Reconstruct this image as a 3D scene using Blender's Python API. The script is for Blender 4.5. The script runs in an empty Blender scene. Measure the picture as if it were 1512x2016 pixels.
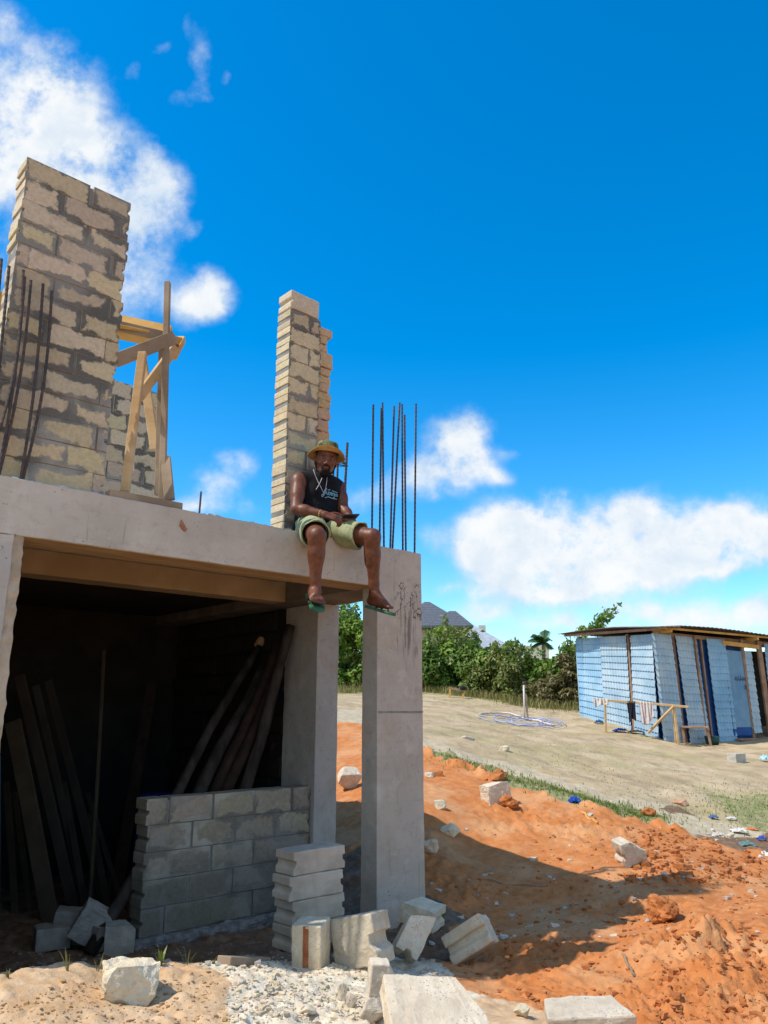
import bpy, bmesh, math, random
import numpy as np
from mathutils import Vector, Matrix, Euler
random.seed(7); rng = np.random.default_rng(7)
SC = bpy.context.scene; COL = SC.collection
rad = math.radians
# ------------------------------------------------------------------ camera
FPX = 1515.0; PITCH = math.atan(FPX / 5863.0); YAW = rad(47.5)
CR = np.array([math.sin(YAW), -math.cos(YAW), 0.0])      # camera right  (world x runs along the facade, y into the building)
CF = np.array([math.cos(YAW), math.sin(YAW), 0.0])       # camera heading
UP = np.array([0, 0, 1.0])
cd = bpy.data.cameras.new('camera'); cam = bpy.data.objects.new('camera', cd); COL.objects.link(cam)
cd.sensor_fit = 'VERTICAL'; cd.sensor_height = 36.0; cd.sensor_width = 27.0
cd.lens = FPX / 2016.0 * 36.0; cd.clip_start = 0.05; cd.clip_end = 6000
zc = -(math.cos(PITCH) * CF + math.sin(PITCH) * UP); yc = -math.sin(PITCH) * CF + math.cos(PITCH) * UP
cam.matrix_world = Matrix(((CR[0], yc[0], zc[0], 0), (CR[1], yc[1], zc[1], 0), (CR[2], yc[2], zc[2], 0), (0, 0, 0, 1)))
SC.camera = cam
# ------------------------------------------------------------------ sun, sky
SUN_EL = rad(54.5); SUN_B = rad(24.5)                     # sun stands left along the facade and a little behind it
SDIR = Vector((-math.cos(SUN_EL) * math.cos(SUN_B), math.cos(SUN_EL) * math.sin(SUN_B), math.sin(SUN_EL)))
sl = bpy.data.lights.new('sun', 'SUN'); so = bpy.data.objects.new('sun', sl); COL.objects.link(so)
sl.energy = 3.0; sl.angle = rad(0.5); sl.color = (1.0, 0.93, 0.82)
so.rotation_euler = SDIR.to_track_quat('Z', 'Y').to_euler()
so.location = (-20, 10, 40)
SKY_STRENGTH = 0.135
SC.view_settings.view_transform = 'Standard'; SC.view_settings.look = 'None'
SC.view_settings.gamma = 1.0; SC.view_settings.exposure = 0.72
SC.view_settings.use_curve_mapping = False
SC.cycles.max_bounces = 6; SC.cycles.diffuse_bounces = 4; SC.cycles.transparent_max_bounces = 6

class NT:
    """small helper to write node trees"""
    def __init__(s, tree): s.t = tree; s.n = tree.nodes; s.l = tree.links
    def new(s, typ, **kw):
        nd = s.n.new(typ)
        for k, v in kw.items(): setattr(nd, k, v)
        return nd
    def put(s, sock, v):
        if isinstance(v, bpy.types.NodeSocket): s.l.new(v, sock)
        elif v is not None: sock.default_value = v
    def math(s, op, a, b=None, c=None, clamp=False):
        nd = s.new('ShaderNodeMath', operation=op, use_clamp=clamp)
        for i, v in enumerate((a, b, c)):
            if v is not None: s.put(nd.inputs[i], v)
        return nd.outputs[0]
    def vmath(s, op, a, b=None):
        nd = s.new('ShaderNodeVectorMath', operation=op)
        s.put(nd.inputs[0], a)
        if b is not None: s.put(nd.inputs[1], b)
        return nd.outputs['Value'] if op in ('DOT_PRODUCT', 'LENGTH', 'DISTANCE') else nd.outputs[0]
    def ramp(s, v, a, b):                                # smoothstep between a and b
        nd = s.new('ShaderNodeMapRange', interpolation_type='SMOOTHSTEP')
        s.put(nd.inputs['Value'], v); nd.inputs['From Min'].default_value = a; nd.inputs['From Max'].default_value = b
        return nd.outputs[0]
    def lin(s, v, a, b, c, d):
        nd = s.new('ShaderNodeMapRange')
        s.put(nd.inputs['Value'], v)
        for k, x in zip(('From Min', 'From Max', 'To Min', 'To Max'), (a, b, c, d)): nd.inputs[k].default_value = x
        return nd.outputs[0]
    def mix(s, f, a, b, blend='MIX'):
        nd = s.new('ShaderNodeMix', data_type='RGBA', blend_type=blend)
        s.put(nd.inputs[0], f)
        for i, v in ((6, a), (7, b)):
            if isinstance(v, (tuple, list)): v = tuple(v) + ((1.0,) if len(v) == 3 else ())
            s.put(nd.inputs[i], v)
        return nd.outputs[2]
    def noise(s, vec, scale, detail=5, rough=0.55, dist=0.0):
        nd = s.new('ShaderNodeTexNoise')
        s.put(nd.inputs['Vector'], vec); nd.inputs['Scale'].default_value = scale
        nd.inputs['Detail'].default_value = detail; nd.inputs['Roughness'].default_value = rough
        nd.inputs['Distortion'].default_value = dist
        return nd.outputs[0]
    def scaled(s, vec, sc):
        nd = s.new('ShaderNodeVectorMath', operation='MULTIPLY'); s.put(nd.inputs[0], vec); nd.inputs[1].default_value = sc
        return nd.outputs[0]

world = bpy.data.worlds.new('World'); SC.world = world; world.use_nodes = True
w = NT(world.node_tree); w.n.clear()
sky = w.new('ShaderNodeTexSky', sky_type='NISHITA', sun_disc=False, sun_elevation=SUN_EL,
            sun_rotation=math.atan2(SDIR.x, SDIR.y), altitude=50, air_density=1.0, dust_density=0.25, ozone_density=3.0)
hs = w.new('ShaderNodeHueSaturation'); hs.inputs['Saturation'].default_value = 1.47; hs.inputs['Value'].default_value = 1.06
hs.inputs['Hue'].default_value = 0.496
w.l.new(sky.outputs[0], hs.inputs['Color'])
d = w.new('ShaderNodeTexCoord').outputs['Generated']
vf = tuple(math.cos(PITCH) * CF + math.sin(PITCH) * UP)
fw = w.vmath('DOT_PRODUCT', d, vf)
fwc = w.math('MAXIMUM', fw, 0.08)
qx = w.math('MULTIPLY_ADD', w.math('DIVIDE', w.vmath('DOT_PRODUCT', d, tuple(CR)), fwc), 1.515, 0.756)
qy = w.math('MULTIPLY_ADD', w.math('DIVIDE', w.vmath('DOT_PRODUCT', d, tuple(yc)), fwc), -1.515, 1.008)
cmb = w.new('ShaderNodeCombineXYZ'); w.l.new(qx, cmb.inputs[0]); w.l.new(qy, cmb.inputs[1])
q = cmb.outputs[0]
# cumulus banks: (centre x, y, radius x, y, weight) on the tangent plane of the northern sky
BANKS = [(0.02, 0.20, .11, .12, .95), (0.14, 0.22, .075, .09, .7), (0.19, 0.31, .11, .075, .8), (0.0, 0.34, .13, .07, .8), (0.31, 0.33, .05, .05, .45), (0.0, 0.04, .04, .05, .5), (0.10, 0.13, .06, .045, .55),
         (0.27, 0.44, .07, .08, .75), (0.26, 0.57, .06, .08, .75), (0.10, 0.48, .10, .08, .65), (0.19, 0.40, .07, .06, .65), (0.32, 0.38, .05, .05, .5),
         (0.395, 0.13, .026, .06, .52), (0.37, 0.19, .04, .022, .4), (0.365, 0.055, .016, .03, .36), (0.37, 0.457, .034, .022, .48), (0.447, 0.15, .014, .02, .38), (0.31, 0.10, .02, .014, .36), (0.26, 0.145, .02, .02, .3),
         (0.405, 0.575, .06, .04, .8), (0.37, 0.62, .05, .035, .7), (0.44, 0.60, .04, .035, .65),
         (0.475, 0.905, .05, .03, .75), (0.43, 0.95, .05, .03, .6), (0.45, 1.00, .07, .03, .6), (0.37, 1.0, .05, .02, .5),
         (0.905, 0.85, .05, .045, 1.1), (0.905, 0.905, .08, .04, 1.05), (0.985, 0.935, .05, .02, .65), (0.86, 0.945, .06, .025, .6), (0.70, 0.98, .05, .035, .6), (0.78, 0.97, .05, .03, .4), (1.02, 0.885, .03, .012, .34),
         (0.86, 1.05, .04, .03, .42), (1.105, 0.975, .028, .026, .75), (0.99, 1.015, .06, .03, .8), (1.05, 1.03, .06, .035, .8), (1.10, 1.075, .14, .055, 1.0), (1.24, 1.03, .10, .045, .95), (1.35, 1.045, .10, .05, .95), (1.45, 1.02, .06, .035, .85),
         (1.52, 1.06, .10, .06, 1.0), (1.40, 1.10, .09, .04, .8), (1.12, 1.145, .16, .035, .7), (1.22, 1.12, .19, .05, 1.1), (1.00, 1.10, .08, .05, .8), (1.08, 1.165, .12, .03, .85), (0.95, 1.05, .06, .05, .6), (1.40, 1.12, .06, .02, .5), (0.97, 1.06, .05, .03, .6),
         (0.94, 1.21, .06, .025, .75), (1.08, 1.232, .08, .026, .8), (1.39, 1.222, .085, .035, 1.05), (1.51, 1.212, .055, .04, 1.0), (1.25, 1.222, .07, .026, .8), (0.88, 1.155, .035, .012, .34), (1.17, 1.25, .05, .02, .4),
         (-0.4, 0.5, .3, .25, .9), (2.1, 1.0, .4, .1, 1.0), (2.8, 0.7, .4, .2, .9), (-0.9, 1.1, .4, .15, .9)]
nz1 = w.new('ShaderNodeTexNoise'); nz1.inputs['Scale'].default_value = 7.0; nz1.inputs['Detail'].default_value = 6
w.l.new(q, nz1.inputs['Vector'])
warp = w.vmath('MULTIPLY', w.vmath('SUBTRACT', nz1.outputs['Color'], (0.5, 0.5, 0.5)), (0.11, 0.09, 0.0))
qw = w.vmath('ADD', q, warp)
def bank_sum(src):
    M = None
    for cx, cy, rx, ry, wt in BANKS:
        e = w.vmath('MULTIPLY', w.vmath('SUBTRACT', src, (cx, cy, 0)), (1 / rx, 1 / ry, 0))
        g = w.math('MULTIPLY', w.math('POWER', 2.718, w.math('MULTIPLY', w.vmath('DOT_PRODUCT', e, e), -0.9)), wt)
        M = g if M is None else w.math('ADD', M, g)
    return M
bm_ = w.math('MINIMUM', bank_sum(qw), 1.5)
n_f = w.noise(w.vmath('ADD', q, (3.1, 1.7, 0.4)), 9.0, 12, 0.62)
n_c = w.noise(w.vmath('ADD', q, (7.3, 2.2, 1.4)), 24.0, 10, 0.66)
dens = w.math('ADD', bm_, w.math('MULTIPLY', w.math('SUBTRACT', n_f, 0.52), w.math('MULTIPLY_ADD', bm_, 1.9, 0.45)))
dens = w.math('ADD', dens, w.math('MULTIPLY', w.math('SUBTRACT', n_c, 0.5), w.math('MULTIPLY_ADD', bm_, 0.7, 0.1)))
cov = w.math('MULTIPLY', w.ramp(dens, 0.20, 1.22), w.ramp(fw, 0.1, 0.25))
n_s = w.noise(w.vmath('ADD', qw, (0.03, 0.045, 2.0)), 7.5, 9, 0.6)
lum = w.math('ADD', w.math('MULTIPLY', w.ramp(n_s, 0.34, 0.62), 0.55), w.math('MULTIPLY', w.ramp(dens, 0.4, 1.4), 0.45))
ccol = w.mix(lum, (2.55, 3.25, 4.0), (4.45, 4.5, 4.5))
# unseen broken cloud added behind the viewer as neutral fill for the shade
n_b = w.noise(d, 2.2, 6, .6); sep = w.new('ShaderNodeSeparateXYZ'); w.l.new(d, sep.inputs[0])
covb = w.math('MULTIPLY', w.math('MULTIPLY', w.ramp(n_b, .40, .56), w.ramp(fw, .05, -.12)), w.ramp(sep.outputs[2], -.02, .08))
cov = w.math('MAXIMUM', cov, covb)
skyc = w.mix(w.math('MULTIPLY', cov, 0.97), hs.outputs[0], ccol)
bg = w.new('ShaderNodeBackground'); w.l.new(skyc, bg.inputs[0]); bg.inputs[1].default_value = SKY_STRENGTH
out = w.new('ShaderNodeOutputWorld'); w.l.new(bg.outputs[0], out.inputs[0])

# ------------------------------------------------------------------ helpers
def ray(px, py):
    x = px - 756.0; y = 1008.0 - py
    return (x * CR + y * yc + FPX * (math.cos(PITCH) * CF + math.sin(PITCH) * UP)) / FPX
def onv(px, py, v): r = ray(px, py); return r * (v / r[1])
def onu(px, py, u): r = ray(px, py); return r * (u / r[0])
def onz(px, py, z): r = ray(px, py); return r * (z / r[2])
def atY(px, py, Y): r = ray(px, py); return r * (Y / (r @ CF))
def V(*a): return np.array(a, float)

def tag(o, label=None, cat=None, group=None, kind=None):
    if label: o['label'] = label
    if cat: o['category'] = cat
    if group: o['group'] = group
    if kind: o['kind'] = kind
    return o
def thing(name, label, cat, loc=(0, 0, 0), rotz=0.0, group=None):
    o = bpy.data.objects.new(name, None); COL.objects.link(o)
    o.empty_display_size = 0.2; o.location = loc; o.rotation_euler = (0, 0, rotz)
    return tag(o, label, cat, group)
def copy_thing(root, loc=None, rot=None, label=None):
    r = root.copy(); COL.objects.link(r)
    if loc is not None: r.location = loc
    if rot is not None: r.rotation_euler = rot
    if label: r['label'] = label
    for ch in root.children:
        c = ch.copy(); COL.objects.link(c); c.parent = r
        for g in ch.children:
            k = g.copy(); COL.objects.link(k); k.parent = c
    return r

class MB:
    """mesh collector"""
    def __init__(s): s.v = []; s.f = []; s.c = []
    def add(s, vs, fs, col=None):
        b = len(s.v); s.v.extend([tuple(map(float, p)) for p in vs]); s.f.extend([tuple(i + b for i in f) for f in fs])
        s.c.extend([col if col is not None else (1, 1, 1)] * len(vs))
    def box(s, lo, hi, M=None, col=None):
        x0, y0, z0 = lo; x1, y1, z1 = hi
        vs = [np.array(p, float) for p in ((x0, y0, z0), (x1, y0, z0), (x1, y1, z0), (x0, y1, z0), (x0, y0, z1), (x1, y0, z1), (x1, y1, z1), (x0, y1, z1))]
        if M is not None: vs = [np.array(M @ Vector(p)) for p in vs]
        s.add(vs, [(0, 3, 2, 1), (4, 5, 6, 7), (0, 1, 5, 4), (1, 2, 6, 5), (2, 3, 7, 6), (3, 0, 4, 7)], col)
    def bar(s, a, b, w, h, side=None, n=1, col=None, bend=0.0):
        """rectangular timber from a to b: w along side, h across"""
        a = np.array(a, float); b = np.array(b, float); t = (b - a) / np.linalg.norm(b - a)
        sd = np.array(side if side is not None else (0, 0, 1.0), float); sd = sd - t * (sd @ t)
        if np.linalg.norm(sd) < 1e-4: sd = np.array((1.0, 0.3, 0)) - t * (t[0] + .3 * t[1])
        sd /= np.linalg.norm(sd); up = np.cross(t, sd)
        vs = []; fs = []
        for i in range(n + 1):
            k = i / n; c = a + (b - a) * k + up * bend * math.sin(math.pi * k)
            for q_ in ((-1, -1), (1, -1), (1, 1), (-1, 1)): vs.append(c + sd * q_[0] * w / 2 + up * q_[1] * h / 2)
        for i in range(n):
            for j in range(4): fs.append((i * 4 + j, i * 4 + (j + 1) % 4, i * 4 + 4 + (j + 1) % 4, i * 4 + 4 + j))
        fs.append((3, 2, 1, 0)); m = n * 4; fs.append((m, m + 1, m + 2, m + 3))
        s.add(vs, fs, col)
    def tube(s, pts, r, n=8, cap=True, col=None):
        pts = [np.array(p, float) for p in pts]; rs = r if hasattr(r, '__len__') else [r] * len(pts)
        vs = []; fs = []; ref = None
        for i, p in enumerate(pts):
            t = pts[min(i + 1, len(pts) - 1)] - pts[max(i - 1, 0)]; t = t / (np.linalg.norm(t) + 1e-9)
            if ref is None: ref = np.array((0, 0, 1.0)) if abs(t[2]) < .9 else np.array((1.0, 0, 0))
            a = ref - t * (ref @ t); a /= np.linalg.norm(a); ref = a; b = np.cross(t, a)
            for j in range(n):
                an = 2 * math.pi * j / n; vs.append(p + (a * math.cos(an) + b * math.sin(an)) * rs[i])
        for i in range(len(pts) - 1):
            for j in range(n): fs.append((i * n + j, i * n + (j + 1) % n, (i + 1) * n + (j + 1) % n, (i + 1) * n + j))
        if cap: fs.append(tuple(range(n - 1, -1, -1))); m = (len(pts) - 1) * n; fs.append(tuple(range(m, m + n)))
        s.add(vs, fs, col)
    def prism(s, poly, ext, col=None):
        poly = [np.array(p, float) for p in poly]; ext = np.array(ext, float); n = len(poly)
        s.add(poly + [p + ext for p in poly], [tuple(range(n - 1, -1, -1)), tuple(range(n, 2 * n))] + [(i, (i + 1) % n, n + (i + 1) % n, n + i) for i in range(n)], col)
    def lathe(s, prof, n=32, M=None, closed=True, col=None):
        vs = []; fs = []
        for r_, z_ in prof:
            for j in range(n):
                an = 2 * math.pi * j / n; p = np.array((r_ * math.cos(an), r_ * math.sin(an), z_))
                vs.append(np.array(M @ Vector(p)) if M is not None else p)
        for i in range(len(prof) - 1):
            for j in range(n): fs.append((i * n + j, i * n + (j + 1) % n, (i + 1) * n + (j + 1) % n, (i + 1) * n + j))
        s.add(vs, fs, col)
    def build(s, name, mat, parent=None, world=True, bevel=0, smooth=False, seg=1, sub=0, disp=0, dscale=.1, fix=True):
        off = np.zeros(3)
        if parent is not None and world:
            p = parent
            while p is not None: off = off + np.array(p.location); p = p.parent
        elif parent is None and world and s.v:
            a = np.array(s.v); off = np.array(((a[:, 0].min() + a[:, 0].max()) / 2, (a[:, 1].min() + a[:, 1].max()) / 2, a[:, 2].min()))
        me = bpy.data.meshes.new(name); me.from_pydata([tuple(np.array(p) - off) for p in s.v], [], s.f)
        if any(c != (1, 1, 1) for c in s.c):
            at = me.color_attributes.new('tint', 'FLOAT_COLOR', 'POINT'); at.data.foreach_set('color', np.array([tuple(c) + (1,) for c in s.c], 'f').ravel())
        if fix:
            bm = bmesh.new(); bm.from_mesh(me); bmesh.ops.recalc_face_normals(bm, faces=bm.faces); bm.to_mesh(me); bm.free()
        if smooth: me.shade_smooth()
        return link(name, me, mat, parent, off if parent is None else (0, 0, 0), bevel, seg, sub, disp, dscale)
def link(name, me, mat, parent=None, loc=(0, 0, 0), bevel=0, seg=1, sub=0, disp=0, dscale=.1):
    o = bpy.data.objects.new(name, me); COL.objects.link(o); o.location = tuple(loc)
    if mat is not None:
        for m_ in (mat if isinstance(mat, (list, tuple)) else [mat]): me.materials.append(m_)
    if parent is not None: o.parent = parent
    if bevel: md = o.modifiers.new('bevel', 'BEVEL'); md.width = bevel; md.segments = seg; md.limit_method = 'ANGLE'; md.angle_limit = rad(25)
    if sub: md = o.modifiers.new('sub', 'SUBSURF'); md.subdivision_type = 'SIMPLE'; md.levels = sub; md.render_levels = sub
    if disp:
        md = o.modifiers.new('rough', 'DISPLACE'); md.texture = clouds_tex(dscale); md.strength = disp; md.mid_level = .5; md.texture_coords = 'LOCAL'
    return o
_ct = {}
def clouds_tex(s):
    if s not in _ct:
        t = bpy.data.textures.new('lump', 'CLOUDS'); t.noise_scale = s; t.noise_depth = 4; _ct[s] = t
    return _ct[s]

# ------------------------------------------------------------------ materials
def principled(name, rough=0.85, spec=0.3):
    m = bpy.data.materials.new(name); m.use_nodes = True; t = NT(m.node_tree)
    b = t.n['Principled BSDF']; b.inputs['Roughness'].default_value = rough; b.inputs['Specular IOR Level'].default_value = spec
    return m, t, b
def setbump(t, b, h, strength=.5, dist=.01):
    bp = t.new('ShaderNodeBump'); bp.inputs['Strength'].default_value = strength; bp.inputs['Distance'].default_value = dist
    t.put(bp.inputs['Height'], h); t.l.new(bp.outputs[0], b.inputs['Normal'])
def coord(t, space='Object'):
    return t.new('ShaderNodeTexCoord').outputs[space] if space != 'World' else t.new('ShaderNodeNewGeometry').outputs['Position']
def tinted(t, col):
    at = t.new('ShaderNodeAttribute', attribute_name='tint'); return t.mix(1.0, col, at.outputs['Color'], 'MULTIPLY')
def simple(name, c1, c2, scale=8, rough=.8, bump=.3, bscale=None, bdist=.005, tint=False, space='Object', stretch=None, spec=.3, detail=6, lo=.35, hi=.68):
    m, t, b = principled(name, rough, spec); p = coord(t, space)
    ps = t.scaled(p, stretch) if stretch else p
    n = t.noise(ps, scale, detail); col = t.mix(t.ramp(n, lo, hi), c1, c2)
    if tint: col = tinted(t, col)
    t.l.new(col, b.inputs['Base Color'])
    if bump: setbump(t, b, t.noise(ps, bscale or scale * 4, 8, .65), bump, bdist)
    return m
# ------------------------------------------------------------------ ground
def _hash(ix, iy, s):
    h = (ix.astype(np.int64) * 374761393 + iy.astype(np.int64) * 668265263 + s * 1442695041) & 0x7fffffff
    h = ((h ^ (h >> 13)) * 1274126177) & 0x7fffffff
    return (h ^ (h >> 16)) & 0x7fffffff
def perlin(x, y, s=0):
    ix = np.floor(x); iy = np.floor(y); fx = x - ix; fy = y - iy
    ux = fx * fx * fx * (fx * (fx * 6 - 15) + 10); uy = fy * fy * fy * (fy * (fy * 6 - 15) + 10)
    def g(dx, dy):
        an = _hash(ix + dx, iy + dy, s) * (2 * math.pi / 0x7fffffff); return np.cos(an) * (fx - dx) + np.sin(an) * (fy - dy)
    a = g(0, 0) + (g(1, 0) - g(0, 0)) * ux; b = g(0, 1) + (g(1, 1) - g(0, 1)) * ux
    return (a + (b - a) * uy) * 1.4
def fbm(x, y, o=4, s=0, gain=.5):
    r = 0; a = 1.0
    for i in range(o): r = r + a * perlin(x * 2 ** i, y * 2 ** i, s + i * 17); a *= gain
    return r
def lumps(x, y, s=0):
    """rounded lumps of mixed size, 0..1"""
    ix = np.floor(x); iy = np.floor(y); best = np.zeros_like(x)
    for dx in (-1, 0, 1):
        for dy in (-1, 0, 1):
            h = _hash(ix + dx, iy + dy, s); h2 = _hash(ix + dx, iy + dy, s + 91); h3 = _hash(ix + dx, iy + dy, s + 203)
            cx = ix + dx + .15 + .7 * h / 0x7fffffff; cy = iy + dy + .15 + .7 * h2 / 0x7fffffff; r = .12 + .5 * (h3 / 0x7fffffff) ** 2.0
            q = 1 - ((x - cx) ** 2 + (y - cy) ** 2) / (r * r)
            best = np.maximum(best, np.sqrt(np.maximum(q, 0)) * r * 1.6)
    return best
# heights read off the photograph: (pixel x, pixel y, distance ahead)
CTRL = [(0, 1925, 3.95), (150, 1915, 4.2), (235, 1960, 4.1), (300, 1908, 4.43), (440, 1906, 4.7), (580, 1905, 5.2), (600, 2016, 4.0), (0, 2016, 3.55), (300, 2016, 3.75), (1000, 2016, 4.3), (560, 1880, 5.85), (1512, 2016, 4.5),
        (760, 1925, 5.2), (700, 1985, 4.35), (900, 1890, 6.2), (1000, 1868, 6.5), (1130, 1850, 6.65), (1255, 1832, 6.75), (1320, 1800, 6.9), (1420, 1800, 7.0), (1512, 1790, 7.1), (1350, 1880, 5.9), (1450, 1900, 5.7), (1150, 1930, 5.6), (1300, 1960, 5.2),
        (1420, 1775, 7.75), (836, 1795, 7.1), (900, 1800, 7.3), (1000, 1800, 7.4), (1150, 1778, 7.6), (836, 1610, 9.2), (900, 1650, 9.0), (1000, 1710, 8.4), (1200, 1702, 8.4), (1245, 1708, 8.35), (1350, 1715, 8.3), (980, 1590, 10.2),
        (690, 1432, 14.5), (830, 1482, 12.6), (950, 1520, 11.9), (1100, 1562, 10.9), (1300, 1630, 9.9), (1512, 1705, 9.0),
        (830, 1464, 13.4), (950, 1498, 12.8), (1100, 1545, 11.7), (1300, 1606, 10.7), (1512, 1670, 9.8), (1512, 1580, 12.6), (1300, 1540, 13.5), (1100, 1490, 15),
        (1455, 1500, 16.8), (1340, 1464, 20), (1300, 1456, 20), (1145, 1412, 23), (1512, 1448, 21.5), (1030, 1420, 22), (900, 1372, 27), (690, 1392, 20), (690, 1356, 30), (830, 1352, 32), (1000, 1370, 30), (1140, 1388, 27),
        (690, 1780, 7.7), (690, 1690, 8.6), (690, 1560, 10.8), (690, 1420, 16)]
XYZ = [tuple(atY(*c)) for c in CTRL]
XYZ += [(u, v, -1.79) for u, v in ((1.5, 5.6), (2.2, 5.7), (2.8, 5.9), (3.6, 5.7), (4.2, 5.6), (2, 7), (3.3, 7), (4.6, 7), (2, 9), (3.5, 9), (4.7, 9), (3, 11), (0, 8), (-3, 8), (-2, 12), (0.5, 6))]
XYZ += [(u, v, z) for u, v, z in ((0, 0, -1.42), (-1, 1, -1.42), (1.5, -1.5, -1.42), (-1, 3.6, -1.2), (-3, 3.6, -1.3), (4, -3, -1.6), (-5, 4, -1.5), (8, -4, -1.8), (14, -6, -2.0), (0, 20, -1.2), (5, 20, .3), (8, 24, 1.4), (-10, 12, -1.5), (12, 30, 2.0), (20, 40, 3.4), (40, 40, 3.6), (40, 60, 5), (60, 20, 2.5), (30, 5, 0), (0, 60, 4), (100, 120, 8), (150, 30, 5), (400, 500, 14), (700, 100, 10), (-100, 300, 8))]
XYZ = np.array(XYZ)
def prm(x, y):
    X = x * CR[0] + y * CR[1]; Y = x * CF[0] + y * CF[1]; Yc = np.maximum(Y, -.5) + 2.5
    return np.clip(X / Yc, -1.6, 1.6) * 1.6, np.log(Yc) * 1.25
def _tps(r2): return .5 * r2 * np.log(r2 + 1e-12)
class RBF:
    def __init__(s, x, y, z, lam=2e-4):
        s.a, s.b = prm(x, y); n = len(x)
        K = _tps((s.a[:, None] - s.a) ** 2 + (s.b[:, None] - s.b) ** 2) + lam * np.eye(n); P = np.stack([np.ones(n), s.a, s.b], 1)
        A = np.block([[K, P], [P.T, np.zeros((3, 3))]]); s.w = np.linalg.solve(A, np.concatenate([z, np.zeros(3)]))
    def __call__(s, x, y):
        a, b = prm(x, y); r = s.w[-3] + s.w[-2] * a + s.w[-1] * b
        for i in range(len(s.a)): r = r + s.w[i] * _tps((a - s.a[i]) ** 2 + (b - s.b[i]) ** 2)
        return r
base_h = RBF(XYZ[:, 0], XYZ[:, 1], XYZ[:, 2])
def hit(px, py, fn=None, t0=3.0, t1=80.0):
    """where the ground shows at that place of the photograph"""
    fn = fn or base_h; r = ray(px, py); t = t0 * (t1 / t0) ** np.linspace(0, 1, 900); P = t[:, None] * r
    dlt = P[:, 2] - fn(P[:, 0], P[:, 1]); k = np.where(dlt < 0)[0]
    return P[k[0] if len(k) else -1]
# soil kinds
KINDS = dict(
    orange=[(690, 1445), (690, 1500), (845, 1500), (850, 1550), (900, 1530), (960, 1560), (850, 1610), (930, 1620), (1010, 1600), (1040, 1575), (1100, 1620), (1140, 1605), (1200, 1650), (1240, 1632), (1300, 1685), (1340, 1668), (1400, 1705), (1440, 1700), (1505, 1726), (900, 1690), (870, 1700), (930, 1780), (1000, 1810), (930, 1840), (1100, 1800), (1100, 1720), (1300, 1750), (1450, 1790), (1000, 1860), (1150, 1880), (1300, 1900), (1450, 1900), (1000, 1950), (1150, 1980), (1300, 1990), (1450, 1990), (940, 1920), (1210, 1770), (1050, 1660), (990, 1650), (690, 1620), (1500, 1850), (1200, 1830)],
    grass=[(893, 1493), (935, 1508), (985, 1523), (1040, 1540), (1100, 1558), (1150, 1573), (1200, 1586), (1255, 1600), (1470, 1605), (1490, 1575), (1505, 1620), (840, 1352), (900, 1358), (1000, 1372), (1080, 1385), (690, 1358)],
    path=[(850, 1468), (940, 1494), (1030, 1519), (1120, 1546), (1230, 1578), (1290, 1592), (690, 1412), (1340, 1615), (1440, 1640)],
    sand=[(700, 1375), (690, 1385), (850, 1380), (850, 1430), (850, 1450), (900, 1468), (930, 1450), (960, 1482), (1000, 1480), (1040, 1505), (1090, 1522), (1150, 1542), (1220, 1562), (1000, 1400), (1100, 1420), (1100, 1500), (1200, 1460), (1200, 1540), (1300, 1500), (1300, 1560), (1400, 1540), (1400, 1600), (1460, 1560), (1500, 1540), (1500, 1480), (1350, 1480), (1150, 1430), (1400, 1465)],
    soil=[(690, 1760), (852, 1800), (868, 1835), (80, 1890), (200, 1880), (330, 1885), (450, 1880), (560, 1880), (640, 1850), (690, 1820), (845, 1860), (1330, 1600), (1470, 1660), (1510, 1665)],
    rubble=[(480, 1930), (560, 1925), (650, 1930), (760, 1940), (500, 1980), (600, 2000), (750, 2000), (850, 1960), (860, 1995), (690, 1960), (830, 1915)],
    tan=[(50, 1960), (150, 1990), (350, 1960), (380, 2005), (20, 2000), (270, 2000), (100, 1940), (400, 1930), (920, 1990), (1010, 2010)])
KN = list(KINDS); KP = []; KI = []
for i_, k_ in enumerate(KN):
    for pt in KINDS[k_]:
        h_ = hit(*pt); KP.append(h_[:2]); KI.append(i_)
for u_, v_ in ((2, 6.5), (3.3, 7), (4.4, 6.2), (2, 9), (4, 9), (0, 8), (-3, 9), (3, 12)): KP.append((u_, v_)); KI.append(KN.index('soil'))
for u_, v_ in ((0, 0), (2, -1), (-3, 3), (1, 2), (-3, 20), (-10, 10)): KP.append((u_, v_)); KI.append(KN.index('tan'))
for u_, v_ in ((6, -1), (9, -3), (7, 1)): KP.append((u_, v_)); KI.append(KN.index('orange'))
for u_, v_ in ((30, 5), (15, 3), (40, 30), (20, 30), (5, 20), (100, 100)): KP.append((u_, v_)); KI.append(KN.index('grass' if u_ > 18 else 'sand'))
KP = np.array(KP); KI = np.array(KI); KA, KB = prm(KP[:, 0], KP[:, 1])
def kinds(x, y):
    a, b = prm(x, y); a = a + .018 * fbm(x * 1.6, y * 1.6, 3, 5); b = b + .018 * fbm(x * 1.6, y * 1.6, 3, 55)
    W = np.zeros((len(KN),) + np.shape(x))
    for i in range(len(KI)): W[KI[i]] += 1.0 / ((a - KA[i]) ** 2 + (b - KB[i]) ** 2 + 1e-5) ** 4
    return W / W.sum(0)
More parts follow.
